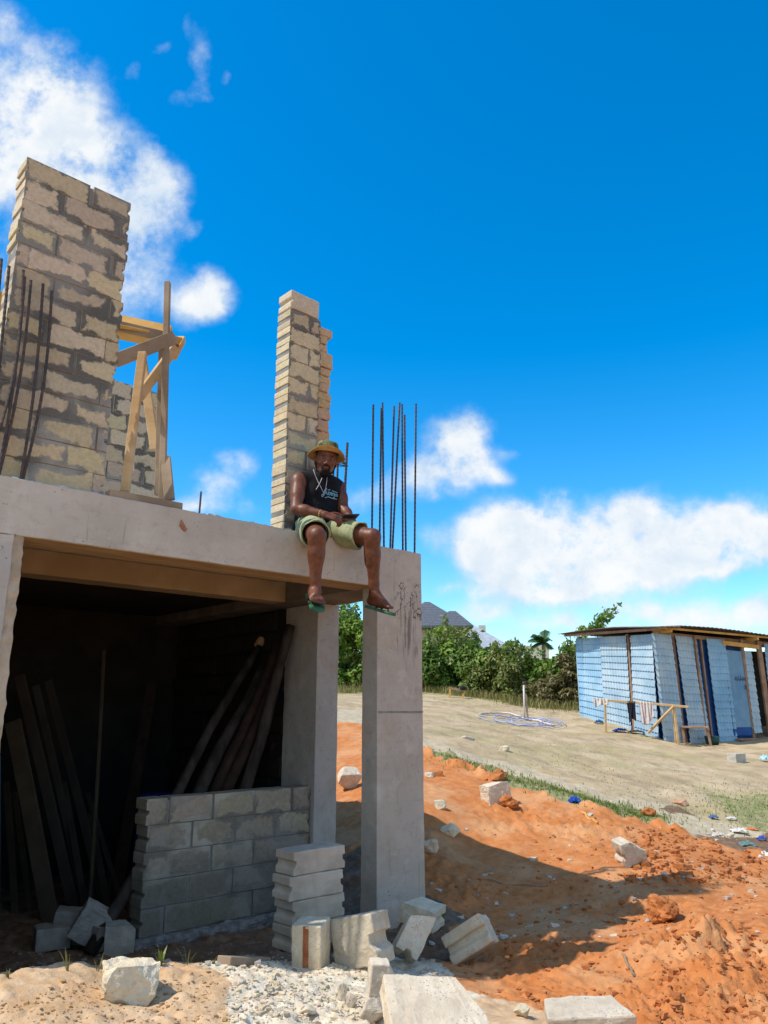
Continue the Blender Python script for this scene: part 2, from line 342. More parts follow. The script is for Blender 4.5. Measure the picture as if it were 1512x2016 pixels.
def ground_full(x, y, want=False):
    z = base_h(x, y); W = kinds(x, y); K = dict(zip(KN, W)); r = np.hypot(x, y); near = np.clip((40 - r) / 20, 0, 1)
    z = z + near * .035 * fbm(x * .9, y * .9, 3, 3) * np.clip((r - 2) / 3, 0, 1)
    edge = np.clip(1 - np.abs(K['orange'] - .55) / .45, 0, 1) * np.clip((r - 8) / 2, 0, 1)       # tipped edge of the cut
    rough_o = .10 + .90 * np.clip(fbm(x * .55 + 3, y * .55, 3, 71) * 1.7 + .12, 0, 1)
    z = z + K['orange'] * rough_o * (.05 * np.maximum(fbm(x * 2.2, y * 2.2, 5, 9, .6), -.2) + .05 * lumps(x * 7, y * 7, 2) * np.clip(fbm(x * 1.3, y * 1.3, 2, 19) * 2 + .3, 0, 1) + .04 * lumps(x * 15, y * 15, 3) + .02 * lumps(x * 31, y * 31, 4) + .02 * fbm(x * 9, y * 9, 4, 29, .65))
    z = z + edge * (.16 * lumps(x * 1.7, y * 1.7, 11) + .12 * lumps(x * 3.6, y * 3.6, 13) + .07 * np.maximum(fbm(x * 2.3, y * 2.3, 4, 15), 0))
    z = z + K['rubble'] * (.03 * fbm(x * 3.5, y * 3.5, 4, 21, .6) + .013 * lumps(x * 15, y * 15, 22) + .010 * lumps(x * 30, y * 30, 23))
    z = z + K['tan'] * (.012 * fbm(x * 6, y * 6, 5, 31) + .018 * lumps(x * 11, y * 11, 32))
    z = z + K['soil'] * (.02 * fbm(x * 5, y * 5, 4, 33) + .025 * lumps(x * 8, y * 8, 34) + .02 * lumps(x * 17, y * 17, 35))
    z = z + (K['sand'] + K['path'] + K['grass']) * near * (.03 * fbm(x * 1.4, y * 1.4, 4, 41) + .012 * fbm(x * 7, y * 7, 3, 43))
    # a heap of dug earth at the right front
    hp = hit(1400, 1890)
    dh = np.hypot((x - hp[0]) / .75, (y - hp[1]) / .6); heap = np.exp(-dh ** 2 * 1.3)
    z = z + heap * (.15 + .12 * fbm(x * 2.6, y * 2.6, 4, 51) + .13 * lumps(x * 4.5, y * 4.5, 52) + .08 * lumps(x * 10, y * 10, 53))
    return (z, W) if want else z
def H(x, y):
    return float(ground_full(np.array([float(x)]), np.array([float(y)]))[0])
def make_ground():
    th = np.concatenate([np.linspace(-math.pi, rad(-36), 34)[:-1], np.linspace(rad(-36), rad(36), 440), np.linspace(rad(36), math.pi, 34)[1:-1]])
    r = np.concatenate([np.geomspace(.4, 3.8, 26)[:-1], np.geomspace(3.8, 15, 400)[:-1], np.geomspace(15, 45, 150)[:-1], np.geomspace(45, 3500, 50)])
    T, Rr = np.meshgrid(th, r); n = len(th); m = len(r)
    x = (Rr * (np.sin(T) * CR[0] + np.cos(T) * CF[0])).ravel(); y = (Rr * (np.sin(T) * CR[1] + np.cos(T) * CF[1])).ravel()
    z, W = ground_full(x, y, True)
    idx = np.arange(n * m).reshape(m, n); nx = np.roll(idx, -1, axis=1)
    q = np.stack([idx[:-1], nx[:-1], nx[1:], idx[1:]], -1).reshape(-1, 4)[:, ::-1]
    c0 = len(x); x = np.append(x, 0); y = np.append(y, 0); z = np.append(z, z[:n].mean()); W = np.concatenate([W, W[:, :1]], 1)
    tri = np.stack([np.full(n, c0), nx[0], idx[0]], -1)
    me = bpy.data.meshes.new('ground')
    me.vertices.add(len(x)); me.vertices.foreach_set('co', np.stack([x, y, z], 1).astype('f').ravel())
    loops = np.concatenate([q.ravel(), tri.ravel()]); starts = np.concatenate([np.arange(len(q)) * 4, len(q) * 4 + np.arange(n) * 3])
    me.loops.add(len(loops)); me.loops.foreach_set('vertex_index', loops.astype('i'))
    me.polygons.add(len(starts)); me.polygons.foreach_set('loop_start', starts.astype('i')); 
    me.update(calc_edges=True); me.validate()
    for nm, ks in (('soils', ('orange', 'rubble', 'grass')), ('earths', ('tan', 'soil', 'path'))):
        at = me.color_attributes.new(nm, 'FLOAT_COLOR', 'POINT'); C = np.ones((len(x), 4), 'f')
        for j, k in enumerate(ks): C[:, j] = W[KN.index(k)]
        at.data.foreach_set('color', C.ravel())
    me.shade_smooth()
    m, t, b = principled('earth', .95, .15); p = coord(t, 'World')
    s1 = t.new('ShaderNodeSeparateColor'); t.l.new(t.new('ShaderNodeAttribute', attribute_name='soils').outputs['Color'], s1.inputs[0])
    s2 = t.new('ShaderNodeSeparateColor'); t.l.new(t.new('ShaderNodeAttribute', attribute_name='earths').outputs['Color'], s2.inputs[0])
    n1 = t.noise(p, 1.3, 6, .6); n2 = t.noise(p, 9, 7, .65); n3 = t.noise(p, 45, 5, .7); n4 = t.noise(p, .6, 4)
    sand = t.mix(t.ramp(n1, .35, .65), (.41, .305, .18), (.50, .39, .25)); sand = t.mix(t.math('MULTIPLY', t.ramp(n2, .52, .74), .55), sand, (.27, .21, .115)); sand = t.mix(t.math('MULTIPLY', t.ramp(n4, .5, .62), .35), sand, (.30, .27, .10))
    orange = t.mix(t.ramp(n2, .3, .7), (.44, .150, .042), (.56, .225, .08)); orange = t.mix(t.math('MULTIPLY', t.ramp(n1, .46, .66), .7), orange, (.60, .325, .155)); orange = t.mix(t.math('MULTIPLY', t.ramp(n3, .60, .76), .35), orange, (.32, .11, .036)); orange = t.mix(t.math('MULTIPLY', t.ramp(t.noise(t.scaled(p, (1, 1, 3)), 2.6, 5, .7), .56, .70), .5), orange, (.33, .17, .09))
    rub = t.mix(t.ramp(n2, .35, .65), (.58, .49, .36), (.76, .68, .54)); rub = t.mix(t.math('MULTIPLY', t.ramp(n3, .58, .7), .6), rub, (.40, .30, .20))
    tan = t.mix(t.ramp(n2, .35, .68), (.52, .34, .19), (.65, .47, .30)); tan = t.mix(t.math('MULTIPLY', t.ramp(n1, .52, .7), .6), tan, (.54, .29, .13))
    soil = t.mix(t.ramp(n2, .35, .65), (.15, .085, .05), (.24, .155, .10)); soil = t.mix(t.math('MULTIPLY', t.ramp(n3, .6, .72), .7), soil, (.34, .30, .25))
    path = t.mix(t.ramp(n2, .35, .7), (.42, .34, .22), (.52, .44, .31))
    gcol = t.mix(t.ramp(n2, .38, .62), (.36, .30, .17), (.20, .22, .075))
    trk = t.noise(t.scaled(p, tuple(CR * .45 + CF * 1.9)), 1.0, 4, .6)
    sand = t.mix(t.math('MULTIPLY', t.ramp(trk, .50, .64), .6), sand, (.27, .205, .125))
    col = sand
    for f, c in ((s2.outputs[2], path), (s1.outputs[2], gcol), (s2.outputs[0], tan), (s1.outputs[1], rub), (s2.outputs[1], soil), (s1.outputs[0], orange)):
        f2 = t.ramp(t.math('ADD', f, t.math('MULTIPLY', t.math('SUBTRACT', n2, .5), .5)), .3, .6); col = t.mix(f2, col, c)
    t.l.new(col, b.inputs['Base Color'])
    h = t.math('ADD', t.math('MULTIPLY', n3, .5), n2); setbump(t, b, t.math('ADD', h, t.math('MULTIPLY', t.noise(p, 140, 4, .7), .25)), .55, .03)
    return tag(link('ground', me, m), kind='structure')
GROUND = make_ground()
# ------------------------------------------------------------------ building materials
def concrete(name, c1, c2, stain=None, warm=0.0):
    m, t, b = principled(name, .88, .25); p = coord(t, 'World')
    n1 = t.noise(p, 1.8, 6, .6); n2 = t.noise(p, 14, 6, .6); pv = t.scaled(p, (9, 9, .7)); n3 = t.noise(pv, 1.6, 5, .6)
    col = t.mix(t.ramp(n1, .3, .7), c1, c2)
    col = t.mix(t.math('MULTIPLY', t.ramp(n2, .5, .75), .35), col, tuple(x * .6 for x in c1))
    drip = t.math('MULTIPLY', t.ramp(n3, .60, .70), t.ramp(t.noise(p, 2.3, 3), .42, .6))
    col = t.mix(t.math('MULTIPLY', drip, .42), col, (.16, .14, .115))
    pale = t.ramp(t.noise(p, 5.5, 5, .6), .56, .70); col = t.mix(t.math('MULTIPLY', pale, .35), col, (.62, .585, .53))
    warm_ = t.ramp(t.noise(t.vmath('ADD', p, (5, 2, 7)), 2.9, 5, .65), .54, .68); col = t.mix(t.math('MULTIPLY', warm_, .35), col, (.40, .29, .19))
    dark_ = t.ramp(t.noise(t.vmath('ADD', p, (1, 8, 3)), 3.7, 7, .7), .56, .74); col = t.mix(t.math('MULTIPLY', dark_, .45), col, (.22, .20, .175))
    sp = t.new('ShaderNodeSeparateXYZ'); t.l.new(p, sp.inputs[0]); fb = t.math('FRACT', t.math('ADD', t.math('MULTIPLY', sp.outputs[2], 5.4), t.math('MULTIPLY', n1, .10))); board = t.math('LESS_THAN', fb, .035); col = t.mix(t.math('MULTIPLY', board, .07), col, (.2, .18, .155))
    vo = t.new('ShaderNodeTexVoronoi'); t.l.new(p, vo.inputs['Vector']); vo.inputs['Scale'].default_value = 26; vo.inputs['Randomness'].default_value = 1
    pit = t.math('MULTIPLY', t.math('LESS_THAN', vo.outputs['Distance'], .13), t.ramp(t.noise(p, 4.1, 2), .5, .62))
    col = t.mix(t.math('MULTIPLY', pit, .7), col, (.10, .09, .08))
    # thin cracks and form-board lines
    ln = t.math('ABSOLUTE', t.math('SUBTRACT', t.noise(t.scaled(p, (2.2, 2.2, .5)), 1.0, 3), .5))
    col = t.mix(t.math('MULTIPLY', t.math('LESS_THAN', ln, .0012), .12), col, (.13, .12, .105))
    if stain:                                            # black run marks with a ragged top, u/z of their place
        (u, z, ru, rz) = stain
        s = t.new('ShaderNodeSeparateXYZ'); t.l.new(p, s.inputs[0])
        du = t.math('DIVIDE', t.math('SUBTRACT', s.outputs[0], u), ru); dz = t.math('DIVIDE', t.math('SUBTRACT', s.outputs[2], z), rz)
        body = t.math('SUBTRACT', 1.0, t.math('ADD', t.math('MULTIPLY', du, du), t.math('MULTIPLY', dz, dz)))
        nn = t.noise(t.scaled(p, (1, 1, .09)), 26, 5, .6); rag = t.noise(p, 11, 5, .6)
        run = t.math('MULTIPLY', t.ramp(t.math('ADD', nn, t.math('MULTIPLY', body, .26)), .68, .84), t.ramp(t.math('ADD', t.math('MULTIPLY', dz, -1.0), t.math('MULTIPLY', rag, 2.2)), .35, .75))
        run = t.math('MULTIPLY', run, t.ramp(body, -.4, .25)); col = t.mix(t.math('MULTIPLY', run, .62), col, (.05, .045, .04))
        zt = t.math('MULTIPLY', t.ramp(s.outputs[2], z + rz * .15, z + rz * .2), t.ramp(s.outputs[2], z + rz * .75, z + rz * .7))
        lip = t.math('MULTIPLY', t.math('LESS_THAN', t.math('ABSOLUTE', t.math('SUBTRACT', t.noise(p, 6.0, 4, .6), .52)), .010), zt)
        lip = t.math('MULTIPLY', lip, t.ramp(du, -1.0, -.8)); col = t.mix(t.math('MULTIPLY', lip, .9), col, (.035, .032, .03))
    t.l.new(col, b.inputs['Base Color'])
    h = t.math('SUBTRACT', t.math('ADD', t.noise(p, 30, 8, .7), t.math('MULTIPLY', n3, .5)), t.math('ADD', t.math('MULTIPLY', pit, .9), t.math('MULTIPLY', board, .10))); setbump(t, b, h, .5, .008)
    return m
CONC = concrete('cast_concrete', (.43, .388, .33), (.54, .492, .425))
CONC_COL = concrete('column_concrete', (.40, .358, .302), (.485, .438, .375), stain=(4.89, .70, .20, .60))
CONC_OLD = concrete('weathered_concrete', (.38, .355, .32), (.48, .45, .41))
SOFF = simple('form_board_marked_soffit', (.34, .215, .10), (.44, .30, .16), 3, .9, .3, 30, space='World', stretch=(1, 6, 1))
DARKC = simple('shade_dark_wall', (.02, .018, .016), (.035, .031, .028), 3, .95, .3, 20, space='World')  # near-black base colour: interior shade is painted in
SHADE_CEIL = simple('shade_dark_ceiling', (.018, .016, .015), (.03, .027, .025), 3, .95, .3, 20, space='World')  # room shade painted into the ceiling colour
def blockmat(name, cream1, cream2, mort, smear=.014, amp=.05):
    m, t, b = principled(name, .92, .2); p = coord(t, 'World')
    u1 = t.new('ShaderNodeUVMap', uv_map='local'); u2 = t.new('ShaderNodeUVMap', uv_map='half')
    a = t.vmath('SUBTRACT', u2.outputs[0], t.vmath('ABSOLUTE', u1.outputs[0])); s = t.new('ShaderNodeSeparateXYZ'); t.l.new(a, s.inputs[0])
    edge = t.math('MINIMUM', s.outputs[0], s.outputs[1])
    nb = t.noise(p, 5.0, 6, .62); nf = t.noise(p, 30, 6, .65)
    e = t.math('ADD', edge, t.math('MULTIPLY', t.math('SUBTRACT', nb, .52), amp * 2.2)); e = t.math('ADD', e, t.math('MULTIPLY', t.math('SUBTRACT', nf, .5), .022))
    cov = t.ramp(e, smear - .008, smear + .011)
    cr = t.mix(t.ramp(nf, .3, .7), cream1, cream2); cr = t.mix(t.math('MULTIPLY', t.ramp(t.noise(p, 9, 5, .6), .55, .72), .35), cr, tuple(x * .62 for x in cream1)); cr = tinted(t, cr)
    mo = t.mix(t.ramp(t.noise(p, 1.7, 5), .40, .60), tuple(x * .75 for x in mort), tuple(x * 1.8 for x in mort))
    sz = t.new('ShaderNodeSeparateXYZ'); t.l.new(p, sz.inputs[0]); wet = t.ramp(t.math('ADD', sz.outputs[2], t.math('MULTIPLY', t.noise(p, 1.5, 3), 1.2)), 2.6, 3.3); mo = t.mix(t.math('MULTIPLY', wet, .35), mo, (.075, .072, .066))   # the upper courses are freshly laid
    col = t.mix(cov, mo, cr); t.l.new(col, b.inputs['Base Color'])
    h = t.math('ADD', t.math('MULTIPLY', nf, .7), t.math('ADD', t.math('MULTIPLY', cov, .6), t.noise(p, 80, 4, .7))); setbump(t, b, h, .6, .008)
    return m
BLOCKM = blockmat('coral_block_masonry', (.48, .395, .27), (.59, .50, .365), (.185, .18, .16), .014, .105)
BLOCKP = blockmat('plain_coral_block_masonry', (.49, .415, .30), (.59, .51, .39), (.16, .155, .14), .004, .02)
BLOCKG = blockmat('grey_plastered_masonry', (.31, .262, .20), (.40, .345, .275), (.25, .225, .185), .02, .12)
t = NT(BLOCKG.node_tree); b_ = t.n['Principled BSDF']; c_ = b_.inputs['Base Color'].links[0].from_socket; p_ = coord(t, 'World'); s_ = t.new('ShaderNodeSeparateXYZ'); t.l.new(p_, s_.inputs[0])
low_tone = t.ramp(t.math('ADD', s_.outputs[2], t.math('MULTIPLY', t.noise(p_, 3.2, 6, .65), .9)), -.55, -1.0); c_ = t.mix(t.math('MULTIPLY', low_tone, .6), c_, (.085, .088, .075))     # darker, greener tone towards the bottom
sm = t.ramp(t.noise(p_, 2.1, 5, .6), .5, .62); c_ = t.mix(t.math('MULTIPLY', sm, .4), c_, (.34, .315, .28)); t.l.new(c_, b_.inputs['Base Color'])
MORT = simple('grey_mortar', (.15, .148, .135), (.25, .245, .225), 4, .95, .5, 40, space='World')
WOOD = simple('fresh_sawn_timber', (.46, .29, .13), (.62, .43, .23), 2.2, .75, .25, 20, space='World', stretch=(1, 1, 3.0))
WOODO = simple('weathered_timber', (.24, .175, .115), (.38, .29, .20), 3, .85, .35, 20, space='World')
WOODY = simple('orange_plank', (.52, .28, .06), (.66, .40, .13), 3, .75, .2, 20, space='World')
STEEL = simple('rusty_rebar', (.035, .028, .03), (.085, .05, .035), 20, .65, .4, 60, space='World', spec=.5)

def block_faces(mb, M, L, W, Hh, gl, gr, cols, uv, face_smear=True, nx=3, dg=.024, gw=.014):
    """one block: local x length, y depth (front at -W/2), z height; horizontal groove on ends gl / gr"""
    zs = [-Hh / 2, -gw * 2.1, -gw * .9, gw * .9, gw * 1.2, Hh / 2]; k = [0, 0, 1, 1, 0, 0]
    rows = []
    for yy in (-W / 2, W / 2):
        rr = []
        for z, g in zip(zs, k):
            x0 = -L / 2 + (dg * g if gl else 0); x1 = L / 2 - (dg * g if gr else 0)
            rr.append([(x0 + (x1 - x0) * i / nx, yy, z) for i in range(nx + 1)])
        rows.append(rr)
    vs = [p for rr in rows for r_ in rr for p in r_]; n = nx + 1; m = len(zs); off = m * n; fs = []; fk = []
    for i in range(m - 1):
        for j in range(nx):
            a = i * n + j; fs.append((a, a + 1, a + n + 1, a + n)); fk.append('front'); fs.append((off + a + 1, off + a, off + a + n, off + a + n + 1)); fk.append('back')
        a = i * n; fs.append((off + a, a, a + n, off + a + n)); fk.append('end'); a = i * n + nx; fs.append((a, off + a, off + a + n, a + n)); fk.append('end')
    for j in range(nx):
        fs.append((off + j, off + j + 1, j + 1, j)); fk.append('end'); a = (m - 1) * n + j; fs.append((a, a + 1, off + a + 1, off + a)); fk.append('end')
    b = len(mb.v); mb.v.extend([tuple(M @ Vector(p)) for p in vs]); mb.c.extend([cols] * len(vs)); mb.f.extend([tuple(i + b for i in f) for f in fs])
    for f, kd in zip(fs, fk):
        for i in f:
            if kd in ('front', 'back') and face_smear: uv.append((vs[i][0], vs[i][2], L / 2, Hh / 2))
            else: uv.append((0.0, 0.0, .5, .5))
def finish_blocks(mb, uv, name, mat, parent, bevel=.005, sub=1, disp=.006, dscale=.05):
    o = mb.build(name, mat, parent, fix=False); me = o.data; U = np.array(uv, 'f')
    a = me.uv_layers.new(name='local'); a.data.foreach_set('uv', U[:, :2].ravel()); c = me.uv_layers.new(name='half'); c.data.foreach_set('uv', U[:, 2:].ravel())
    md = o.modifiers.new('bevel', 'BEVEL'); md.width = bevel; md.segments = 2; md.limit_method = 'ANGLE'; md.angle_limit = rad(25)
    if sub: md = o.modifiers.new('sub', 'SUBSURF'); md.subdivision_type = 'SIMPLE'; md.levels = sub; md.render_levels = sub
    if disp: md = o.modifiers.new('rough', 'DISPLACE'); md.texture = clouds_tex(dscale); md.strength = disp; md.mid_level = .5; md.texture_coords = 'LOCAL'
    me.shade_smooth() if False else None
    return o
def tint():
    k = random.uniform(.84, 1.1); return (k, k * random.uniform(.95, 1.02), k * random.uniform(.86, 1.02))
def block_wall(name, u0, u1, v0, W, z0, z1, course, L, parent, mat=BLOCKM, first=0.0, jit=.008, gap=.014, rag=(.0, .0), core=True, gaps=.004, lean=0.0):
    """courses of blocks, front face at v0"""
    mb = MB(); uv = []; n = max(1, round((z1 - z0) / course)); ch = (z1 - z0) / n; xs0 = []
    for i in range(n):
        e0 = u0 + random.uniform(-1, 1) * rag[0]; e1 = u1 + random.uniform(-1, 1) * rag[1]; zc_ = z0 + (i + .5) * ch
        x = e0 - ((first + (.5 if i % 2 else 0)) % 1.0) * L; cuts = []
        while x < e1:
            a = max(x, e0); b = min(x + L * random.uniform(.94, 1.05), e1)
            if cuts and cuts[0][1] - cuts[0][0] < .09: cuts[0] = (cuts[0][0], b)
            elif b - a > .05 or not cuts: cuts.append((a, b))
            else: cuts[-1] = (cuts[-1][0], b)
            x += L
        for q_, (a, b) in enumerate(cuts):
            l = b - a - gap * (0 if q_ == len(cuts) - 1 else 1)
            Mx = Matrix.Translation((a + l / 2 + lean * (zc_ - z0), v0 + W / 2 + random.uniform(-1, 1) * jit * .5, zc_)) @ Euler((random.uniform(-.01, .01), random.uniform(-.012, .012), random.uniform(-.015, .015))).to_matrix().to_4x4()
            block_faces(mb, Mx, l, W, ch - gaps, q_ == 0, q_ == len(cuts) - 1, tint(), uv)
    o = finish_blocks(mb, uv, name, mat, parent)
    if core:
        c = MB(); c.box((u0 + (.006 if rag[0] < .01 else .03), v0 + .010, z0), (u1 - .03, v0 + W - .010, z1 - .02)); c.build('mortar', MORT, o, world=True)
    return o
# ------------------------------------------------------------------ the unfinished house
B = thing('unfinished_house', 'unfinished concrete house with open dark bay and coral block piers on its deck', 'building', (3.0, 7.0, -1.8))
ZD, ZS = 1.424, 1.062                                    # deck top, beam soffit
def slabby(name, lo, hi, mat, parent=B, bevel=.008, disp=.012, sub=4, dscale=.25):
    mb = MB(); mb.box(lo, hi); return mb.build(name, mat, parent, bevel=bevel, seg=2, sub=sub, disp=disp, dscale=dscale)
def cut_box(name, lo, hi, mat, n=(12, 2, 6), parent=B, disp=.01, dscale=.12, bevel=.006):
    """a box with an even net of faces, so that its edges can be rough"""
    mb = MB(); lo = np.array(lo, float); hi = np.array(hi, float)
    for ax in range(3):
        a1, a2 = [k for k in range(3) if k != ax]
        for side in (0, 1):
            n1, n2 = n[a1], n[a2]; vs = []
            for i in range(n1 + 1):
                for j in range(n2 + 1):
                    p = np.zeros(3); p[ax] = (lo, hi)[side][ax]; p[a1] = lo[a1] + (hi[a1] - lo[a1]) * i / n1; p[a2] = lo[a2] + (hi[a2] - lo[a2]) * j / n2; vs.append(p)
            mb.add(vs, [(i * (n2 + 1) + j, (i + 1) * (n2 + 1) + j, (i + 1) * (n2 + 1) + j + 1, i * (n2 + 1) + j + 1) for i in range(n1) for j in range(n2)])
    o = mb.build(name, mat, parent, fix=False); me = o.data; bm = bmesh.new(); bm.from_mesh(me); bmesh.ops.remove_doubles(bm, verts=bm.verts, dist=1e-5); bmesh.ops.recalc_face_normals(bm, faces=bm.faces); bm.to_mesh(me); bm.free()
    if bevel: md = o.modifiers.new('bevel', 'BEVEL'); md.width = bevel; md.segments = 2; md.limit_method = 'ANGLE'; md.angle_limit = rad(40)
    md = o.modifiers.new('rough', 'DISPLACE'); md.texture = clouds_tex(dscale); md.strength = disp; md.mid_level = .5; md.texture_coords = 'LOCAL'
    return o
cut_box('front_beam', (-2.2, 5.0, ZS), (4.5, 5.2, ZD), CONC, (150, 5, 9))
mb = MB(); mb.box((1.53, 5.004, ZS - .004), (4.5, 5.30, ZS - .0005)); mb.build('soffit_board', SOFF, B)
cut_box('column', (4.502, 4.998, -2.2), (5.052, 5.198, ZD + .006), CONC_COL, (14, 5, 80), disp=.009)
cut_box('column', (.93, 5.0, -2.2), (1.462, 5.2, ZS - .002), CONC_OLD, (14, 5, 70), disp=.02)
cut_box('column', (4.775, 6.2, -2.2), (5.05, 6.75, ZS - .002), CONC_OLD, (8, 12, 70), disp=.012)
cut_box('raw_edge', (1.440, 5.012, -2.1), (1.527, 5.19, ZS - .003), simple('raw_mortar_edge', (.34, .275, .20), (.46, .39, .30), 7, .95, .7, 40, space='World'), (5, 6, 90), disp=.045, dscale=.07, bevel=0)
mb = MB()                                                 # pour joint and formwork nail strip on the column
mb.box((4.515, 4.992, -.015), (5.05, 4.999, -.004)); mb.build('pour_joint', MORT, B)
cut_box('inner_beam', (.9, 6.38, ZS), (4.5, 6.62, ZD - .16), simple('raw_board_formed_concrete', (.33, .24, .135), (.42, .32, .2), 3, .9, .4, 25, space='World'), (80, 5, 6))
cut_box('cross_beam', (4.504, 5.2, ZS + .002), (5.04, 9.2, ZD - .16), simple('dark_concrete', (.16, .13, .1), (.25, .2, .15), 3, .9, .4, 25, space='World'), (10, 60, 6))
cut_box('deck', (-2.2, 5.204, ZD - .158), (5.04, 9.4, ZD - .006), CONC_OLD, (60, 40, 3), disp=.006)
mb = MB(); mb.box((.8, 6.63, ZS + .10), (4.5, 9.2, ZS + .13)); mb.build('ceiling', SHADE_CEIL, B)
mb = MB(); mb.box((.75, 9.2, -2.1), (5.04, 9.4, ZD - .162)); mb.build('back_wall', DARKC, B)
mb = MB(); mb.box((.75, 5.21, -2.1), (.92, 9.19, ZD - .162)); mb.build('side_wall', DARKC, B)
# right wall of the room: blocks behind the rear column
mbw = MB(); uvw = []
for i in range(14):
    for j in range(6):
        yy = 6.78 + j * .40 + (.2 if i % 2 else 0)
        if yy + .38 > 9.19: continue
        Mx = Matrix.Translation((4.88 + random.uniform(-.012, .012), yy + .19, -1.95 + i * .215 + .1)) @ Euler((0, 0, rad(-90))).to_matrix().to_4x4(); block_faces(mbw, Mx, .385, .2, .2, False, False, tint(), uvw)
finish_blocks(mbw, uvw, 'side_wall', blockmat('shade_dark_masonry', (.022, .02, .017), (.038, .034, .028), (.015, .014, .013)), B)  # block colour blackened to stand in for the room's shade
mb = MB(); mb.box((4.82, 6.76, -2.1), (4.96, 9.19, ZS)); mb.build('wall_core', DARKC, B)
cut_box('bay_wall', (-2.2, 5.02, -2.2), (.929, 5.18, ZS - .002), CONC_OLD, (40, 3, 50), disp=.012)
# piers and walls on the deck
block_wall('brick_pier', 1.275, 2.04, 5.10, .20, ZD - .004, 3.78, .168, .40, B, first=.3, rag=(.008, .012))
block_wall('brick_pier', 3.725, 4.085, 5.35, .21, ZD - .004, 3.63, .172, .36, B, first=.35, rag=(.004, .01), jit=.004)
mb = MB(); uv = []; block_faces(mb, Matrix.Translation((3.725 + .168, 5.455, 3.735)) @ Euler((.0, .008, .02)).to_matrix().to_4x4(), .335, .205, .185, True, False, (1.02, 1, .98), uv, False)
finish_blocks(mb, uv, 'cap_block', BLOCKP, B, bevel=.014)
mb = MB(); uv = []; z = ZD                                # toothed return of broken blocks behind the pier
i = 0
while z < 3.60:
    hgt = random.choice((.085, .085, .12, .165)); w_ = random.uniform(.20, .26)
    block_faces(mb, Matrix.Translation((4.085 + w_ / 2 + random.uniform(-.012, .012), 5.56 + random.uniform(-.01, .02), z + hgt / 2)) @ Euler((random.uniform(-.03, .03), random.uniform(-.05, .05), random.uniform(-.08, .08))).to_matrix().to_4x4(), w_, .16, hgt - .006, False, False, (1.0, random.uniform(.78, .9), random.uniform(.6, .8)), uv, False); z += hgt; i += 1
finish_blocks(mb, uv, 'toothed_return', BLOCKP, B, bevel=.02, disp=.03)
block_wall('brick_wall', 2.45, 3.60, 7.5, .2, ZD - .004, 3.40, .18, .40, B, first=.1, rag=(0, .02))
block_wall('low_wall', 3.10, 4.772, 6.25, .2, -1.95, -.70, .222, .42, B, mat=BLOCKG, first=.0, rag=(.012, .0), jit=.01, gap=.006)
mb = MB(); mb.box((2.99, 6.13, -2.0), (4.772, 6.249, -1.74)); mb.build('footing', simple('rubble_concrete_footing', (.13, .12, .11), (.26, .25, .235), 16, .95, .9, 50, space='World'), B, bevel=.03, seg=2, sub=5, disp=.09, dscale=.08)
# rust patch on the beam
mb = MB(); c = onv(361, 1037, 4.993); mb.tube([c + V(0, .004, 0), c + V(0, -.001, 0)], .03, 9); 
pr = mb.build('rust_patch', simple('brown_patch', (.30, .12, .06), (.38, .18, .1), 20, .9), B)
for v_ in pr.data.vertices: dx_ = v_.co.x - (c[0] - 3.0); k_ = .75 + .45 * math.sin(dx_ * 190 + v_.co.z * 90); v_.co.x = c[0] - 3.0 + dx_ * k_; v_.co.z += dx_ * -1.0 + .009 * math.sin(dx_ * 260)
mb = MB(); r_ = random.Random(3)                           # mortar crumbs left along the top edge of the beam
for k in range(230):
    u_ = r_.uniform(-.2, 5.04); 
    if 2.04 < u_ < 2.6 or 3.7 < u_ < 4.35: continue
    s_ = r_.choice((.004, .006, .008, .012, .018)) * r_.uniform(.8, 1.3); s2 = s_ * r_.uniform(1, 3); v_ = r_.uniform(5.0, 5.05); mb.prism([(u_ - s2, v_, ZD - .006), (u_ + s2 * .8, v_ - .002, ZD - .006), (u_ + s2 * .5, v_ + s_, ZD + s_ * .9), (u_ - s2 * .6, v_ + s_, ZD + s_ * r_.uniform(.5, 1))], (0, s_ * 2, 0))
cr_ = mb.build('mortar_crumbs', simple('pale_mortar_crumb', (.40, .36, .31), (.62, .58, .52), 12, .95, .4, space='World'), B); cr_['kind'] = 'stuff'
# ---- reinforcing bars
def rebar(a, b, r=.0085, bend=0.0):
    mb = MB(); a = np.array(a); b = np.array(b); n = 70; pts = []; rs = []
    s = np.cross(b - a, (0, 1, 0)); s /= np.linalg.norm(s)
    for i in range(n + 1):
        k = i / n; pts.append(a + (b - a) * k + s * bend * math.sin(math.pi * k)); rs.append(r * (1.0 if i % 2 else 1.18))
    mb.tube(pts, rs, 7); return mb.build('rebar', STEEL, B, smooth=False)
for (bx, by, tx, ty, v_) in ((732, 1073, 735, 797, 5.05), (747, 1078, 751, 804, 5.06), (756, 1078, 753, 793, 5.16), (768, 1082, 776, 800, 5.05), (772, 1082, 787, 793, 5.1), (793, 1086, 791.5, 796, 5.16), (799, 1088, 796.5, 817, 5.05), (816, 1093, 819, 795, 5.05)):
    a = onv(bx, by, v_); a[2] = ZD - .03; rebar(a, onv(tx, ty, v_ + .01))
for (bx, by, tx, ty, bd) in ((41, 938, 85, 559, -.02), (44, 938, 102, 573, -.04), (-2, 925, 61, 552, -.03), (-3, 925, 49, 545, -.02), (-30, 920, 46, 532, -.06), (-20, 920, 18, 524, .0), (-30, 915, 3, 510, .0)):
    a = onv(bx, by, 5.035); a[2] = ZD - .03; rebar(a, onv(tx, ty, 5.04), .009, bd)
a = onv(391, 1008, 6.2); a[2] = ZD - .02; rebar(a, onv(396, 968, 6.2))
